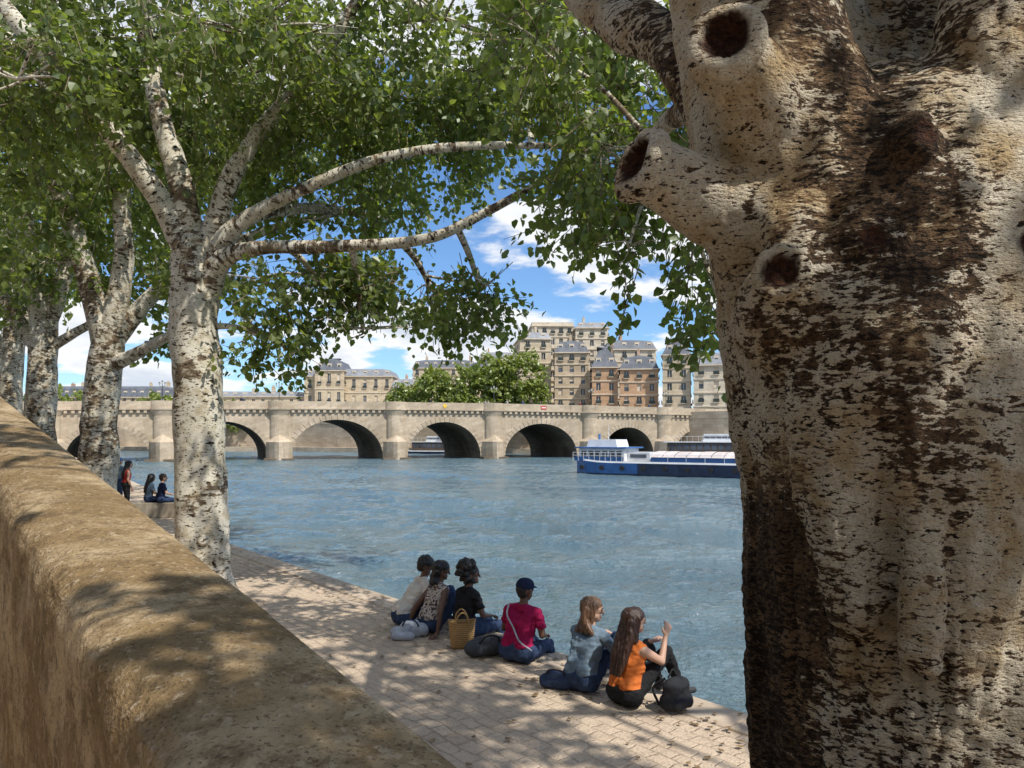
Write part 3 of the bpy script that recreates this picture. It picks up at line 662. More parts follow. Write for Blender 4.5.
b2=[(-8.3,16.6,8.8,3.2,2.2,2.1,5400),(-6.3,15.9,5.9,1.3,1.2,.7,900),(-9.6,16,6.2,1.2,1,.8,900),(-3.4,16.6,9.2,3.4,2.0,2.2,4000),(-9,16,12.5,5,4,2.5,2800),(.0,17,11,3,2,1.6,1600),(-7.2,16.5,4.5,.7,.7,.4,250),(-10,14.8,8.3,1.8,.8,1.0,1500)]
tree('poplar_tree',t2,b2,.13,per=12)
Y=21
t3=[[(-13.5,Y,-.1,.6),(-13.45,Y,.6,.46),(-13.4,Y,3.,.4),(-13.3,Y,5.4,.36),(-13.7,Y,7.5,.28),(-14.2,Y,11,.12)],[(-13.3,Y,5.2,.25),(-12.6,Y,7.5,.2),(-12.2,Y,11,.08)],[(-13.3,Y,4.6,.22),(-14.4,Y,6.3,.16),(-16,Y,8,.07)],[(-13.2,Y,4.9,.16),(-11.6,21,5.8,.1),(-9.8,21,6.5,.05)]]
b3=[(-12.5,21.3,9.5,4,2.6,2.6,4200),(-7,21.5,12,5,3,2.8,3800),(-14.5,20.8,7,1.8,1.5,.9,900),(-10,21,6.9,1.5,1.2,.8,700),(-13,21,14,5,4,2.5,1500)]
tree('poplar_tree',t3,b3,.17,k=7,per=12,L=.7)
Y=27
t4=[[(-18.5,Y,-.1,.6),(-18.4,Y,.6,.45),(-18.3,Y,4,.38),(-18.2,Y,7,.3),(-18.6,Y,12,.12)],[(-18.3,Y,5,.25),(-17.3,Y,8,.18),(-16.8,Y,12,.07)],[(-18.3,Y,5,.2),(-19.6,Y,7.5,.14),(-21,Y,10,.05)]]
b4=[(-17.5,27,11,5,3.5,3.3,3400),(-19.5,26.5,8,2.4,2,1.2,1000),(-12,27,13,4,3,3,1900)]
tree('poplar_tree',t4,b4,.21,k=7,per=12,L=.8)
Y=34
t5=[[(-24.3,Y,-.1,.6),(-24.2,Y,.6,.45),(-24.1,Y,4,.38),(-24,Y,7,.3),(-24.6,Y,12,.12)],[(-24.1,Y,5,.25),(-23,Y,8,.18),(-22.4,Y,12,.07)]]
tree('poplar_tree',t5,[(-23,33.5,11.5,5,3.5,4,2500),(-26,33.5,9,3,2,2,700)],.25,k=6,per=12,L=.9)

# ------------------------------------------------------------------ round cone union
def rcone(p0,r0,p1,r1,seg=14):
    p0=np.array(p0,float);p1=np.array(p1,float);d_=p1-p0;L=np.linalg.norm(d_)
    if L<1e-6: d_=np.array((0,0,1.));p1=p0+d_*1e-4;L=1e-4
    d_=d_/np.linalg.norm(d_); a=np.cross(d_,(0.31,.87,.13)); a/=np.linalg.norm(a); b=np.cross(d_,a)
    rows=[]
    for k in range(5): th=math.pi/2*(k+.0)/5; rows.append((p0-d_*r0*math.cos(th),max(r0*math.sin(th),r0*.02)))
    rows.append((p0,r0)); rows.append((p1,r1))
    for k in range(4,-1,-1): th=math.pi/2*k/5; rows.append((p1+d_*r1*math.cos(th),max(r1*math.sin(th),r1*.02)))
    V=[]
    for c,r in rows:
        for k in range(seg):
            t=2*math.pi*k/seg; V.append(c+a*r*math.cos(t)+b*r*math.sin(t))
    F=[]
    for i in range(len(rows)-1):
        for k in range(seg): F.append((i*seg+k,i*seg+(k+1)%seg,(i+1)*seg+(k+1)%seg,(i+1)*seg+k))
    F.append(tuple(range(seg))[::-1]); o=(len(rows)-1)*seg; F.append(tuple(range(o,o+seg)))
    return V,F
def union_mesh(caps,voxel,smooth=4,fac=.5,seg=14):
    V=[];F=[]
    for c in caps:
        v,f=rcone(c[0],c[1],c[2],c[3],seg); b=len(V); V+=v; F+=[tuple(b+i for i in q) for q in f]
    me=bpy.data.meshes.new('tmp'); me.from_pydata([tuple(v) for v in V],[],F); me.update()
    o=bpy.data.objects.new('tmp',me); COL.objects.link(o)
    r=o.modifiers.new('r','REMESH'); r.mode='VOXEL'; r.voxel_size=voxel; r.use_smooth_shade=True
    if smooth: s=o.modifiers.new('s','SMOOTH'); s.iterations=smooth; s.factor=fac
    dg=bpy.context.evaluated_depsgraph_get(); out=bpy.data.meshes.new_from_object(o.evaluated_get(dg))
    bpy.data.objects.remove(o); return out
def mesh_np(me):
    n=len(me.vertices); V=np.empty(n*3,np.float32); me.vertices.foreach_get('co',V); Nn=np.empty(n*3,np.float32); me.vertices.foreach_get('normal',Nn)
    return V.reshape(-1,3),Nn.reshape(-1,3)
# ------------------------------------------------------------------ BIG TREE
bt_=empty('old_poplar_tree')
chains=[
 [(1.53,2.62,-.2,.95),(1.52,2.62,.35,.74),(1.50,2.62,1.2,.635),(1.46,2.62,2.1,.62),(1.43,2.60,2.55,.65),(1.38,2.58,2.9,.66),(1.36,2.58,3.1,.58)],
 [(1.15,2.5,2.85,.42),(1.0,2.46,3.15,.36),(.86,2.42,3.5,.29),(.72,2.38,3.95,.235),(.60,2.3,4.6,.21),(.5,2.2,6,.18),(.2,2.3,8,.1)],
 [(1.0,2.42,3.0,.26),(.74,2.34,3.10,.155),(.55,2.28,3.165,.10),(.44,2.24,3.2,.088)],
 [(.86,2.36,3.28,.2),(.70,2.2,3.42,.13),(.61,2.08,3.465,.10)],
 [(1.35,2.72,3.0,.42),(1.2,2.82,3.6,.29),(1.12,2.9,4.1,.25),(1.05,3.1,6,.2),(1.2,3.6,8.5,.1)],
 [(1.5,2.85,3.0,.40),(1.5,2.95,3.7,.32),(1.5,3.05,4.5,.27),(1.7,3.3,6,.2)],
 [(1.5,2.42,2.9,.40),(1.5,2.32,3.3,.26),(1.53,2.25,3.75,.21),(1.62,2.2,4.4,.2),(1.8,2.2,6,.17),(2.6,1.6,8.5,.1)],
 [(1.75,2.5,2.0,.36),(1.82,2.38,2.8,.27),(1.80,2.3,3.3,.22),(1.86,2.25,4.2,.2),(2.6,2.4,6.5,.14)],
 [(1.2,2.3,3.1,.2),(1.14,2.10,3.2,.10),(1.12,2.05,3.22,.08)],
 [(.86,2.25,2.78,.2),(.77,2.12,2.84,.085)],
 [(1.05,2.15,2.9,.16),(.99,2.05,2.93,.06)],
 [(1.42,2.15,2.85,.16),(1.38,2.0,2.9,.07)],
 [(1.1,2.2,2.7,.28),(1.25,2.15,2.2,.2),(1.3,2.15,1.6,.12)],
 [(1.0,2.25,2.9,.2),(.98,2.2,2.5,.16),(1.05,2.2,1.9,.1)],
 [(1.32,2.25,3.15,.13),(1.27,2.1,2.8,.10),(1.22,2.03,2.45,.07),(1.2,2.06,2.2,.04)],
 [(1.5,2.12,3.1,.11),(1.47,2.02,2.75,.085),(1.40,1.99,2.4,.06),(1.38,2.03,2.1,.03)],
 [(.88,2.3,3.1,.13),(.84,2.15,2.95,.09),(.95,2.08,2.7,.06),(1.05,2.07,2.5,.03)],
 [(1.12,2.15,3.12,.09),(1.02,2.09,3.02,.06),(.93,2.08,2.95,.04)],
 [(1.62,2.1,2.6,.10),(1.6,2.0,2.2,.08),(1.58,2.0,1.7,.06)],
 [(1.2,2.12,2.6,.10),(1.13,2.03,2.2,.06),(1.12,2.03,1.8,.05)],
 [(.8,2.5,3.4,.16),(.62,2.75,3.85,.10),(.42,3.1,4.15,.085),(.2,3.6,4.7,.07),(-.3,4.2,5.6,.05)],
 [(1.2,2.9,3.4,.2),(1.1,3.6,4.0,.11),(1.1,4.8,4.5,.08),(1.2,6.3,4.9,.05),(1.4,7.5,4.9,.03)],
]
caps=[]
for ch in chains:
    pp=smooth_path(ch,3)
    for a_,b_ in zip(pp[:-1],pp[1:]): caps.append((a_[:3],a_[3],b_[:3],b_[3]))
def ringcaps(c,n,R,r,k=14):
    c=Vector(c);n=Vector(n).normalized();a=n.orthogonal().normalized();b=n.cross(a);P=[c+a*R*math.cos(2*math.pi*i/k)+b*R*math.sin(2*math.pi*i/k) for i in range(k)]
    for i in range(k): caps.append((P[i],r,P[(i+1)%k],r))
scars=[((.375,2.19,3.215),(-.9,-.45,.2),.066),((.575,1.995,3.475),(-.45,-.85,.12),.068),((1.115,1.975,3.225),(-.1,-1,.15),.038),((.735,2.035,2.865),(-.45,-.85,.2),.055),((.975,1.99,2.94),(-.2,-1,.1),.034),((1.375,1.93,2.91),(-.1,-1,.1),.04)]
for (c,n,R) in scars[:2]: ringcaps(Vector(c)-Vector(n).normalized()*.01,n,R*1.2,.024)
for (c,n,R) in scars[3:4]: ringcaps(Vector(c)-Vector(n).normalized()*.03,n,R*1.3,.018); 
me=union_mesh(caps,.014,2,.5,18)
V,Nn=mesh_np(me); age_shade=np.zeros(len(V),np.float32); sc=np.zeros(len(V),np.float32)
for i in range(len(V)):
    v=Vector(V[i]); z=v.z
    ang=math.atan2(v.y-2.6,v.x-1.45)
    if v.y<4 and z<5:
        lo=max(0,min(1,(2.9-z)/1.2))
        k=.026*noise.noise(Vector((v.x*3,v.y*3,z*1.1)))+.016*noise.noise(Vector((v.x*8,v.y*8,z*3)))+.007*noise.noise(Vector((v.x*24,v.y*24,z*15)))
        k+= lo*(.024*noise.noise(Vector((ang*4,z*.8,1.7)))+.020*noise.noise(Vector((ang*11,z*2.2,7)))+.010*noise.noise(Vector((v.x*30,v.y*30,z*34))))
        rg=noise.noise(Vector((ang*7,z*1.1,4.2))); k-=.05*max(0,.10-abs(rg))*(.4+.6*lo)*4*.5
        k+=.016*noise.noise(Vector((ang*6,z*6,9)))*(1-lo)
        V[i]+=Nn[i]*k
    rgv=noise.noise(Vector((ang*7,z*1.1,4.2)))
    age_shade[i]=.10*max(0,min(1,(2.75-z)/1.1))-.015+.18*max(0,min(1,(.98-v.x)/.2))*max(0,min(1,(3.0-z)/.5))+.32*noise.noise(Vector((v.x*2.0+3,v.y*2.0,z*.8+5)))+.9*max(0,.08-abs(rgv))  # bark age, plus shade painted brown into the trunk's lower left side
    for (c,n,R) in scars:
        dd=(v-Vector(c)); wr_=R*(1+.2*noise.noise(v*22))
        if dd.length<R*1.7:
            s=1-max(0,min(1,(dd.length-wr_*.95)/(R*.18))); sc[i]=max(sc[i],s)
            if dd.length<R*.9: 
                q=Vector(n).normalized()*(-(1-dd.length/(R*.9))**.5*R*.7); V[i]+=np.array(q)
me.vertices.foreach_set('co',V.ravel()); 
for nme,a_ in(('age',age_shade),('scar',sc)):
    at=me.attributes.new(nme,'FLOAT','POINT'); at.data.foreach_set('value',a_)
me.materials.append(M_barkbig); me.update(); link(bpy.data.objects.new('trunk_and_limbs',me),bt_)
hang=[(1.35,7.0,5.0,.9,.8,.75,1000),(1.75,6.6,4.1,.45,.6,.75,520),(.75,7.2,5.3,.8,.8,.6,800),(1.9,6.6,3.45,.25,.4,.45,190),(.35,6.8,5.9,.9,.9,.5,800),(1.1,7.0,4.2,.3,.5,.45,200)]
over=[(3.2,1.2,9.2,4.6,4.8,1.7,4600),(-1.8,1.5,9.6,3.2,4,1.4,1800),(2,6,9.6,3.6,2.5,1.4,1600),(6.5,2,8.5,3,3.5,1.8,1500),(4.5,-3.8,9,4,3,1.8,2500),(2.2,-1.2,6.6,2.2,1.4,.8,900)]  # last blob: unseen low foliage, added to shade the parapet top
T=Tubes(); blob_branches(T,hang,[(1.1,4.8,4.5),(1.2,6.3,4.9),(1.4,7.5,4.9)],8,.014)
blob_branches(T,over,[(.2,2.3,8),(1.2,3.6,8.5),(2.6,1.6,8.5),(2.6,2.4,6.5)],9,.05); T.build('branches',M_bark,bt_)
leaves('foliage',hang,.09,M_leaf,bt_,per=12,L=.4,clump=1.4)
leaves('crown_foliage',over,.14,M_leaf,bt_,per=16,L=.55,clump=.6,thr=.08)
# ------------------------------------------------------------------ PEOPLE
def cloth(name,c,var=.15,scale=14,pattern=None):
    m,nt,nd,lk,p=newmat(name); co=coords(nt); n=noi(nt,co,scale,3); n2=noi(nt,co,160,2)
    b=mixc(nt,ramp(nt,n,.25,.75),tuple(x*(1-var) for x in c),tuple(min(1,x*(1+var)) for x in c))
    if pattern: b=mixc(nt,ramp(nt,noi(nt,co,34,1),.52,.56),b,pattern)
    lk.new(b,p.inputs['Base Color']); p.inputs['Roughness'].default_value=.9; p.inputs['Specular IOR Level'].default_value=.15
    bump(nt,n2,p,.3,.003); return m
def skin(name,c):
    m,nt,nd,lk,p=newmat(name); n=noi(nt,coords(nt),12,3); lk.new(mixc(nt,n,tuple(x*.85 for x in c),c),p.inputs['Base Color']); p.inputs['Roughness'].default_value=.55
    return m
def hairm(name,c):
    m,nt,nd,lk,p=newmat(name); n=noi(nt,coords(nt,scale=(1,1,.12)),130,3); lk.new(mixc(nt,ramp(nt,n,.3,.7),tuple(x*.5 for x in c),tuple(x*1.5 for x in c)),p.inputs['Base Color']); p.inputs['Roughness'].default_value=.45; bump(nt,n,p,.6,.006); return m
S_l=skin('skin_light',(.50,.30,.21));S_d=skin('skin_dark',(.14,.07,.043));S_m=skin('skin_mid',(.28,.15,.09))
H_b=hairm('hair_brown',(.04,.017,.010));H_k=hairm('hair_black',(.012,.010,.010));H_l=hairm('hair_lightbrown',(.13,.07,.038))
EYE=simple('eye_dark',(.015,.012,.01),.3,0,3,0);LIP=simple('lips',(.30,.10,.08),.5,0,3,0)
def person(name,loc,yaw,cf,vox=.0068,z=0):
    caps=[];tags=[]
    def add(tag,*pts):
        for a_,b_ in zip(pts[:-1],pts[1:]): caps.append((Vector(a_[:3]),a_[3],Vector(b_[:3]),b_[3])); tags.append(tag)
    ln=cf.get('lean',.04); s=cf.get('w',1.); ph=cf.get('ph',0)
    def U_(x,y,z_,r): return (x*s,y,z_+ph,r)
    add('pants',U_(-.085,-.01,.12,.118),U_(.085,-.01,.12,.118)); 
    for sx in(-1,1):
        add('pants' ,U_(sx*.075,-.005,.12,.11),U_(sx*.06,.0,.19,.095))
        add('top',U_(sx*.07,-.01,.19,.105),U_(sx*.055,ln*.3-.005,.28,.092),U_(sx*.075,ln*.7,.42,.098),U_(sx*.10,ln*.95,.505,.072))
    add('top',U_(-.07,ln*.65,.4,.10),U_(.07,ln*.65,.4,.10)); 
    add('top',U_(-.135,ln,.525,.056),U_(0,ln,.555,.06),U_(.135,ln,.525,.056))
    add('skin',U_(0,ln+.0,.56,.052),U_(0,ln+.025,.66,.046))
    hc=Vector((0,ln+.035,.745+ph)); hy=cf.get('hyaw',0);hp=cf.get('hpitch',0)
    HR=Matrix.Rotation(math.radians(hy),3,'Z')@Matrix.Rotation(math.radians(hp),3,'X')
    def H(x,y,z_,r): v=hc+HR@Vector((x,y,z_)); return(v.x,v.y,v.z,r)
    add('skin',H(0,-.022,.02,.086),H(0,.022,.018,.080)); add('skin',H(0,.02,-.01,.072),H(0,.045,-.072,.046)); add('skin',H(-.028,.03,-.05,.045),H(.028,.03,-.05,.045))
    add('skin',H(0,.096,.005,.010),H(0,.112,-.028,.0135)); 
    for sx in(-1,1):
        add('skin',H(sx*.084,0,.005,.014),H(sx*.082,.0,-.03,.012)); add('eye',H(sx*.034,.094,.004,.0095),H(sx*.030,.094,.004,.0095)); add('hair',H(sx*.045,.094,.026,.005),H(sx*.022,.1,.028,.005))
    add('lip',H(-.020,.090,-.058,.008),H(.020,.090,-.058,.008)); add('skin',H(0,.078,-.09,.02),H(0,.076,-.09,.02))
    st=cf['hair']; rr=random.Random(sum(map(ord,name)))
    if st!='cap':
        add('hair',H(0,-.035,.035,.088),H(0,.012,.042,.083)); add('hair',H(0,-.05,-.01,.072),H(0,-.045,-.05,.055))
        for sx in(-1,1): add('hair',H(sx*.04,-.03,.02,.058),H(sx*.05,.01,.045,.05))
    if st=='long':
        bk=-.115
        for x in(-.055,-.02,.02,.055): add('hair',H(x,-.05,.0,.05),(x*1.15,ln-.075,.60+ph,.042),(x*1.25,bk-.0+ln*.6,.45+ph,.034),(x*.9,bk-.012,.30+ph,.018))
        for sx in(-1,1): add('hair',H(sx*.072,.0,.03,.035),H(sx*.085,-.02,-.06,.03),(sx*.09,ln-.03,.585+ph,.028))
    if st=='shoulder':
        for x in(-.06,-.02,.02,.06): add('hair',H(x,-.05,.0,.048),H(x*1.3,-.06,-.09,.04),(x*1.5,ln-.085,.55+ph,.022))
        for sx in(-1,1): add('hair',H(sx*.072,.01,.04,.033),H(sx*.09,.0,-.05,.028),H(sx*.088,.0,-.12,.016))
    if st=='afro':
        for i in range(80):
            d_=Vector((rr.gauss(0,1),rr.gauss(0,1)-.35,rr.gauss(0,1)+.35)).normalized(); q=Vector((0,-.03,.04))+d_*(.115+rr.random()*.03)
            if d_.y>.45 and d_.z<.5: continue
            a_=H(q.x,q.y,q.z,.022+rr.random()*.012); add('hair',a_,H(q.x*.6,q.y*.6,q.z*.6,.03))
    if st=='curly':
        for i in range(60):
            t=rr.random(); x=rr.uniform(-.095,.095); a_=H(x,-.06-rr.random()*.03,.06-t*.24,.022+rr.random()*.01); add('hair',a_,H(x*.7,-.04,.03-t*.2,.03))
    if st=='short':
        for i in range(30):
            d_=Vector((rr.gauss(0,1),rr.gauss(0,1)-.5,rr.gauss(0,1)+.5)).normalized()
            if d_.y>.4 and d_.z<.5: continue
            q=Vector((0,-.02,.03))+d_*.092; add('hair',H(q.x,q.y,q.z,.016),H(q.x*.7,q.y*.7,q.z*.7,.03))
    if st=='cap':
        add('hat',H(0,-.022,.045,.09),H(0,.022,.045,.086)); 
        for x in(-.045,0,.045): add('hat',H(x,.07,.045,.014),H(x*.9,.155-abs(x)*.3,.03,.008))
        add('hair',H(0,-.04,.0,.075),H(0,-.035,-.03,.06))
    slv=cf.get('sleeve','short')
    for sx,(el,wr,hd,pn) in zip((-1,1),cf['arms']):
        sh=Vector((sx*.165*s,ln,.515+ph)); el=Vector(el)+Vector((0,0,ph)); wr=Vector(wr)+Vector((0,0,ph))
        mid=sh.lerp(el,.55)
        if slv=='long': add('top',(*sh,.055),(*el,.044),(*wr,.034))
        elif slv=='short': add('top',(*sh,.056),(*mid,.052)); add('skin',(*mid,.041),(*el,.036),(*wr,.024))
        else: add('skin',(*sh,.047),(*mid,.041),(*el,.035),(*wr,.023))
        hd=Vector(hd).normalized(); pn=Vector(pn); pn=(pn-hd*pn.dot(hd)).normalized(); lt=hd.cross(pn).normalized()*sx
        add('skin',(*wr,.022),(*(wr+hd*.03),.02)); 
        for o in(-.021,0,.021): add('skin',(*(wr+hd*.03+lt*o*.6),.015),(*(wr+hd*.088+lt*o),.0135))
        for j,(o,l) in enumerate(((-.033,.052),(-.0115,.068),(.0105,.074),(.032,.066))):
            b0=wr+hd*.088+lt*o; f1=b0+(hd*.92+lt*o*3+pn*.25).normalized()*l*.5; f2=f1+(hd*.6+pn*.7).normalized()*l*.5
            add('skin',(*b0,.0095),(*f1,.0085),(*f2,.007))
        tb=wr+hd*.03+lt*.022; t1_=tb+(hd*.6+lt*.8).normalized()*.035; t2_=t1_+(hd*.9+lt*.2+pn*.3).normalized()*.03
        add('skin',(*tb,.013),(*t1_,.0105),(*t2_,.008))
    for sx,(kn,an,toe) in zip((-1,1),cf['legs']):
        hip=Vector((sx*.09*s,.0,.115+ph)); kn=Vector(kn);an=Vector(an);toe=Vector(toe)
        add('pants',(*hip,.098),(*hip.lerp(kn,.5),.082),(*kn,.060)); cal=kn.lerp(an,.35)
        add('pants',(*kn,.060),(*cal,.056),(*an,.040)); hl=an+(an-toe).normalized()*.03+Vector((0,0,-.03))
        add('shoe',(*an,.036),(*hl,.036),(*toe,.03))
    me=union_mesh(caps,vox,2,.5,12)
    V,Nn=mesh_np(me); nf=len(me.polygons); C_=np.empty(nf*3,np.float32); me.polygons.foreach_get('center',C_); C_=C_.reshape(-1,3)
    def tagof(P):
        best=np.full(len(P),1e9);idx=np.zeros(len(P),int)
        for i,(a_,ra,b_,rb) in enumerate(caps):
            a_=np.array(a_);b_=np.array(b_);ab=b_-a_;l2=(ab**2).sum()+1e-12
            t=np.clip(((P-a_)@ab)/l2,0,1); dist=np.linalg.norm(P-(a_+t[:,None]*ab),axis=1)-(ra+(rb-ra)*t)
            if tags[i] in('eye','lip'): dist=dist-.004
            if tags[i] in('hair','hat','top'): dist=dist-.002
            k=dist<best; best[k]=dist[k]; idx[k]=i
        return idx
    ti=tagof(C_); vi=tagof(V); names=['skin','top','pants','shoe','hair','eye','lip','hat']
    mi=np.array([names.index(tags[i]) for i in ti],np.int32)
    for i in range(len(V)):
        tg=tags[vi[i]]; v=Vector(V[i])
        if tg=='top': V[i]+=Nn[i]*(.018*noise.noise(Vector((v.x*8+v.z*5,v.y*8,v.z*17)))+.008*noise.noise(Vector((v.x*20-v.z*14,v.y*20,v.z*34)))+.003)
        elif tg=='pants': V[i]+=Nn[i]*(.011*noise.noise(v*15)+.005*noise.noise(v*40))
        elif tg=='hair': 
            if st in('long','shoulder'): V[i]+=Nn[i]*(.009*noise.noise(Vector((v.x*60,v.y*60,v.z*7))))
            else: V[i]+=Nn[i]*(.009*noise.noise(v*70))
    me.vertices.foreach_set('co',V.ravel())
    for mt in(cf['skin'],cf['top'],cf['pants'],cf['shoe'],cf['hairm'],EYE,LIP,cf.get('hat',cf['top'])): me.materials.append(mt)
    me.polygons.foreach_set('material_index',mi); me.update()
    e=empty(name,(loc[0],loc[1],z)); e.rotation_euler=(0,0,yaw); o=bpy.data.objects.new('body',me); link(o,e); return e
YAW=math.atan2(-.771,.636)
shoe_k=simple('shoe_black',(.03,.03,.03),.6,.1,8,0); shoe_w=simple('shoe_white',(.6,.6,.58),.6,.1,8,0)
c_or=cloth('orange_top',(.56,.15,.035));c_bk=cloth('black_cloth',(.018,.018,.02));c_dn=cloth('denim_light',(.15,.21,.27),.18,6);c_je=cloth('denim_blue',(.035,.055,.11),.2)
c_mg=cloth('magenta_shirt',(.32,.012,.07));c_nv=cloth('navy_cap',(.015,.02,.05));c_wh=cloth('white_shirt',(.62,.58,.52),.06);c_fl=cloth('patterned_top',(.48,.43,.38),.1,14,(.07,.04,.05));c_rd=cloth('red_top',(.4,.04,.03))
hang_l=[((-.10,.46,.105),(-.10,.52,-.32),(-.10,.66,-.40)),((.10,.46,.105),(.11,.52,-.32),(.12,.66,-.40))]
up_l=[((-.10,.36,.46),(-.10,.52,.075),(-.11,.68,.032)),((.10,.40,.44),(.11,.58,.075),(.12,.74,.032))]
lap=[((-.25,.10,.30),(-.12,.30,.24),(.2,1,-.2),(0,0,-1)),((.25,.10,.30),(.12,.30,.24),(-.2,1,-.2),(0,0,-1))]
knees=[((-.24,.2,.38),(-.10,.40,.47),(.5,.8,-.1),(0,.2,-1)),((.24,.2,.38),(.10,.42,.47),(-.5,.8,-.1),(0,.2,-1))]
back=[((-.24,-.06,.28),(-.28,-.16,.06),(-.1,-.7,-.25),(0,0,-1)),((.24,-.02,.28),(.27,-.08,.06),(.1,-.6,-.25),(0,0,-1))]
person('seated_woman_orange_top',(1.02,6.62),YAW-.1,dict(top=c_or,sleeve='none',pants=c_bk,shoe=shoe_k,hair='long',hairm=H_b,skin=S_l,lean=.06,w=.92,hyaw=-15,
  arms=[((-.22,.20,.36),(-.06,.37,.50),(.2,1,.3),(0,0,-1)),((.20,.24,.40),(.13,.36,.58),(-.1,.5,1),(-1,.2,0))],legs=up_l))
person('seated_woman_denim_jacket',(.66,7.0),YAW+.1,dict(top=c_dn,sleeve='long',pants=c_je,shoe=shoe_w,hair='shoulder',hairm=H_l,skin=S_l,lean=.12,w=1.04,hyaw=-50,hpitch=-6,arms=knees,legs=up_l))
person('seated_man_magenta_shirt',(.06,7.9),YAW+.25,dict(top=c_mg,sleeve='short',pants=c_je,shoe=shoe_w,hair='cap',hairm=H_k,skin=S_d,lean=.10,w=1.22,hyaw=-8,hpitch=-8,arms=lap,legs=hang_l,hat=c_nv))
person('seated_woman_black_top',(-.58,8.85),YAW,dict(top=c_bk,sleeve='short',pants=c_je,shoe=shoe_k,hair='afro',hairm=H_k,skin=S_d,lean=.07,w=.94,hyaw=-35,arms=lap,legs=hang_l))
person('seated_woman_patterned_top',(-1.0,9.1),YAW,dict(top=c_fl,sleeve='none',pants=c_je,shoe=shoe_w,hair='curly',hairm=H_k,skin=S_d,lean=.12,w=.9,hyaw=-25,hpitch=-12,arms=back,legs=up_l))
person('seated_man_white_shirt',(-1.38,9.4),YAW-.2,dict(top=c_wh,sleeve='short',pants=c_je,shoe=shoe_w,hair='short',hairm=H_k,skin=S_d,lean=.27,w=1.14,hyaw=-20,hpitch=-26,arms=knees,legs=up_l))
seat=[((-.10,.42,.50),(-.10,.46,.09),(-.10,.6,.035)),((.10,.42,.50),(.11,.46,.09),(.12,.6,.035))]
M_blk_st=stone('block_stone',(.4,.35,.27),(.25,.2,.15),.8,None,.01)
bl=MB(); bl.obox((-11.25,21.9,0),(1.3,0,0),(.2,.45,0),(0,0,.45)); bl.build('stone_block',[M_blk_st],bevel=.02)
person('seated_person_dark_top',(-10.45,22.0),YAW,dict(top=c_nv,sleeve='short',pants=c_je,shoe=shoe_w,hair='short',hairm=H_b,skin=S_l,ph=.44,hyaw=-10,arms=lap,legs=seat),.012)
person('seated_person_grey_top',(-10.85,22.1),YAW,dict(top=c_dn,sleeve='short',pants=c_je,shoe=shoe_w,hair='long',hairm=H_k,skin=S_m,ph=.44,hyaw=20,arms=lap,legs=seat),.012)
stand=[((-.09,.02,.50),(-.10,.0,.09),(-.11,.14,.03)),((.09,.02,.50),(.10,.0,.09),(.11,.14,.03))]
sarm=[((-.23,.0,.26),(-.22,.10,.03),(0,.2,-1),(1,0,0)),((.23,.0,.26),(.22,.10,.03),(0,.2,-1),(-1,0,0))]
person('standing_person_red_top',(-12.1,23.2),YAW,dict(top=c_rd,sleeve='none',pants=c_bk,shoe=shoe_w,hair='long',hairm=H_k,skin=S_l,ph=.80,arms=sarm,legs=stand),.012)
person('standing_person_blue_cap',(-12.9,24.2),YAW+.6,dict(top=c_dn,sleeve='short',pants=c_je,shoe=shoe_w,hair='cap',hairm=H_b,skin=S_l,ph=.86,arms=sarm,legs=stand,hat=M_bluep),.012)
# ------------------------------------------------------------------ BAGS
def blobobj(name,caps_,mat,vox=.01,loc=(0,0,0),yaw=0,extra=None):
    me=union_mesh(caps_,vox,3); V,Nn=mesh_np(me)
    for i in range(len(V)): V[i]+=Nn[i]*(.012*noise.noise(Vector(V[i])*11)+.005*noise.noise(Vector(V[i])*30))
    me.vertices.foreach_set('co',V.ravel()); me.materials.append(mat); me.update()
    e=empty(name,loc); e.rotation_euler=(0,0,yaw); link(bpy.data.objects.new('bag_body',me),e)
    if extra: extra(e)
    return e
c_bag=cloth('bag_black',(.025,.026,.03)); c_gb=cloth('bag_grey',(.07,.075,.085)); c_lb=cloth('bag_pale',(.40,.43,.48),.2)
def strap(e,pts,r,mat):
    T=Tubes(); T.add([(*p,r) for p in pts],8,0,6); T.build('strap',mat,e)
blobobj('backpack',[((-.08,0,.10),.085,(.08,0,.10),.085),((-.06,0,.22),.075,(.06,0,.22),.075),((-.07,0,.11),.085,(-.05,0,.23),.07),((.07,0,.11),.085,(.05,0,.23),.07),((-.06,-.08,.09),.05,(.06,-.08,.09),.05)],c_bag,.009,(1.44,6.48,0),.5,
  lambda e:(strap(e,[(-.05,.05,.28),(0,.05,.35),(.05,.05,.28)],.008,c_bag),strap(e,[(-.06,.08,.27),(-.12,.17,.17),(-.09,.12,.03)],.012,c_bag),strap(e,[(.1,.06,.25),(.2,.1,.15),(.12,.1,.03)],.012,c_bag)))
blobobj('duffel_bag',[((-.17,0,.10),.095,(.17,0,.10),.095),((-.1,.02,.15),.07,(.12,0,.14),.07)],c_gb,.01,(-.26,8.1,0),.3,lambda e:strap(e,[(-.12,-.05,.15),(-.05,-.12,.25),(.07,-.12,.24),(.12,-.05,.15)],.01,c_bag))
blobobj('cloth_bag',[((-.16,0,.07),.075,(.15,.03,.08),.08),((-.05,0,.12),.08,(.05,.05,.13),.07),((-.2,-.1,.04),.04,(.0,-.12,.05),.05)],c_lb,.01,(-1.22,8.85,0),.2,lambda e:strap(e,[(-.1,-.03,.14),(-.05,-.1,.24),(.05,-.1,.22),(.1,-.03,.14)],.01,c_je))
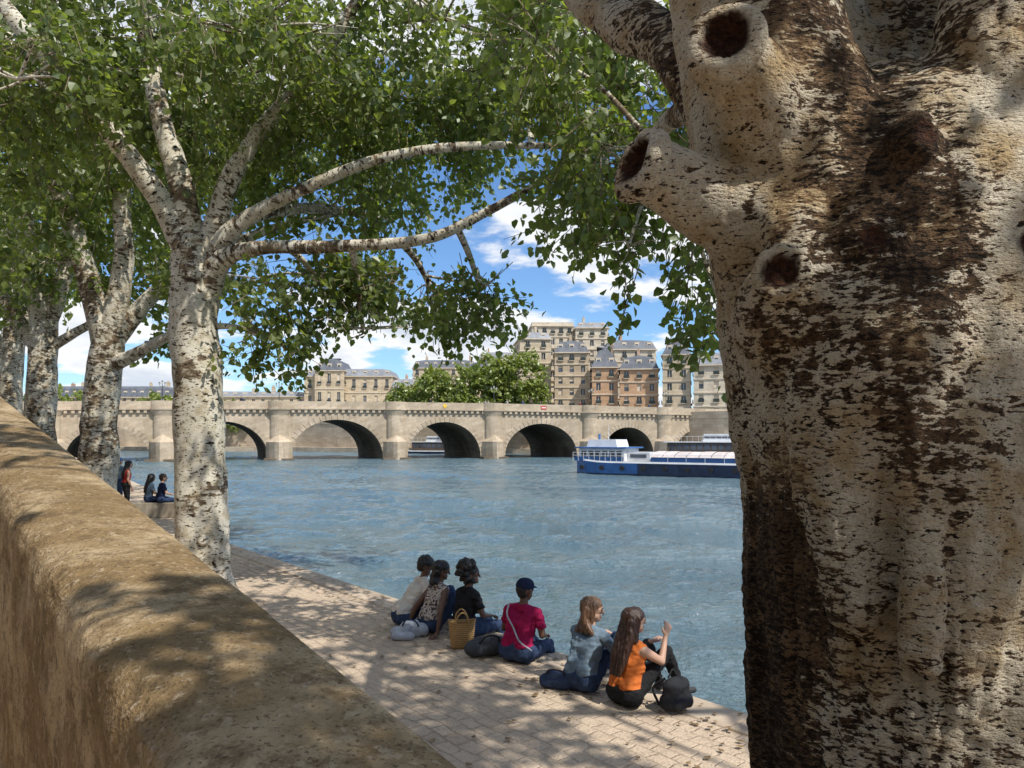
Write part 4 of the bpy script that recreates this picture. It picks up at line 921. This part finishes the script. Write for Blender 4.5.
blobobj('shoulder_bag',[((-.1,0,.07),.07,(.1,.0,.07),.07),((-.06,0,.13),.05,(.06,0,.13),.05)],c_je,.01,(.42,7.05,0),-.4,lambda e:strap(e,[(-.1,0,.12),(-.03,-.08,.2),(.08,-.08,.2),(.1,0,.12)],.008,c_bag))
m,nt,nd,lk,p=newmat('straw_weave'); cc=coords(nt,scale=(1,1,1)); wv=N(nt,'ShaderNodeTexWave'); wv.bands_direction='Z'; wv.inputs['Scale'].default_value=14; wv.inputs['Distortion'].default_value=1.5; lk.new(cc,wv.inputs[0]); n=noi(nt,cc,60,3)
c=mixc(nt,wv.outputs['Fac'],(.30,.17,.06),(.50,.32,.13)); c=mixc(nt,ramp(nt,n,.45,.7,0,.5),c,(.2,.11,.04)); lk.new(c,p.inputs['Base Color']); p.inputs['Roughness'].default_value=.8; bump(nt,wv.outputs['Fac'],p,.6,.006)
e=empty('straw_tote_bag',(-.57,8.42,0)); e.rotation_euler=(0,0,.15)
b=MB(); ns=20
def oval(a,b_,z,sag=0): return [(a*math.copysign(abs(math.cos(t))**.6,math.cos(t)),b_*math.copysign(abs(math.sin(t))**.6,math.sin(t)),z+sag*math.cos(2*t)) for t in [2*math.pi*i/ns for i in range(ns)]]
rings=[oval(.10,.055,.0),oval(.125,.07,.02),oval(.14,.08,.15),oval(.155,.085,.30,.01),oval(.16,.09,.31,.01),oval(.145,.075,.305,.01),oval(.12,.06,.03)]
for a_,b2_ in zip(rings[:-1],rings[1:]):
    for i in range(ns): b.quad(a_[i],a_[(i+1)%ns],b2_[(i+1)%ns],b2_[i],0)
b.add(rings[0],[tuple(range(ns))],0); b.add(rings[-1],[tuple(range(ns))],0); b.build('woven_body',[m],e,True)
for y_ in(-.08,.08): 
    T=Tubes(); T.add([(-.07,y_,.26,.009),(-.06,y_*1.1,.36,.009),(0,y_*1.15,.42,.009),(.06,y_*1.1,.36,.009),(.07,y_,.26,.009)],8,0,5); T.build('handle',m,e)
se=bpy.data.objects['seated_man_magenta_shirt']
T=Tubes(); T.add([(-.13,.02,.60,.009),(-.10,-.055,.50,.009),(0,-.078,.38,.009),(.10,-.110,.26,.009),(.21,-.04,.16,.009)],8,0,6); T.build('bag_strap',c_lb,se)
print('objects',len(bpy.data.objects))
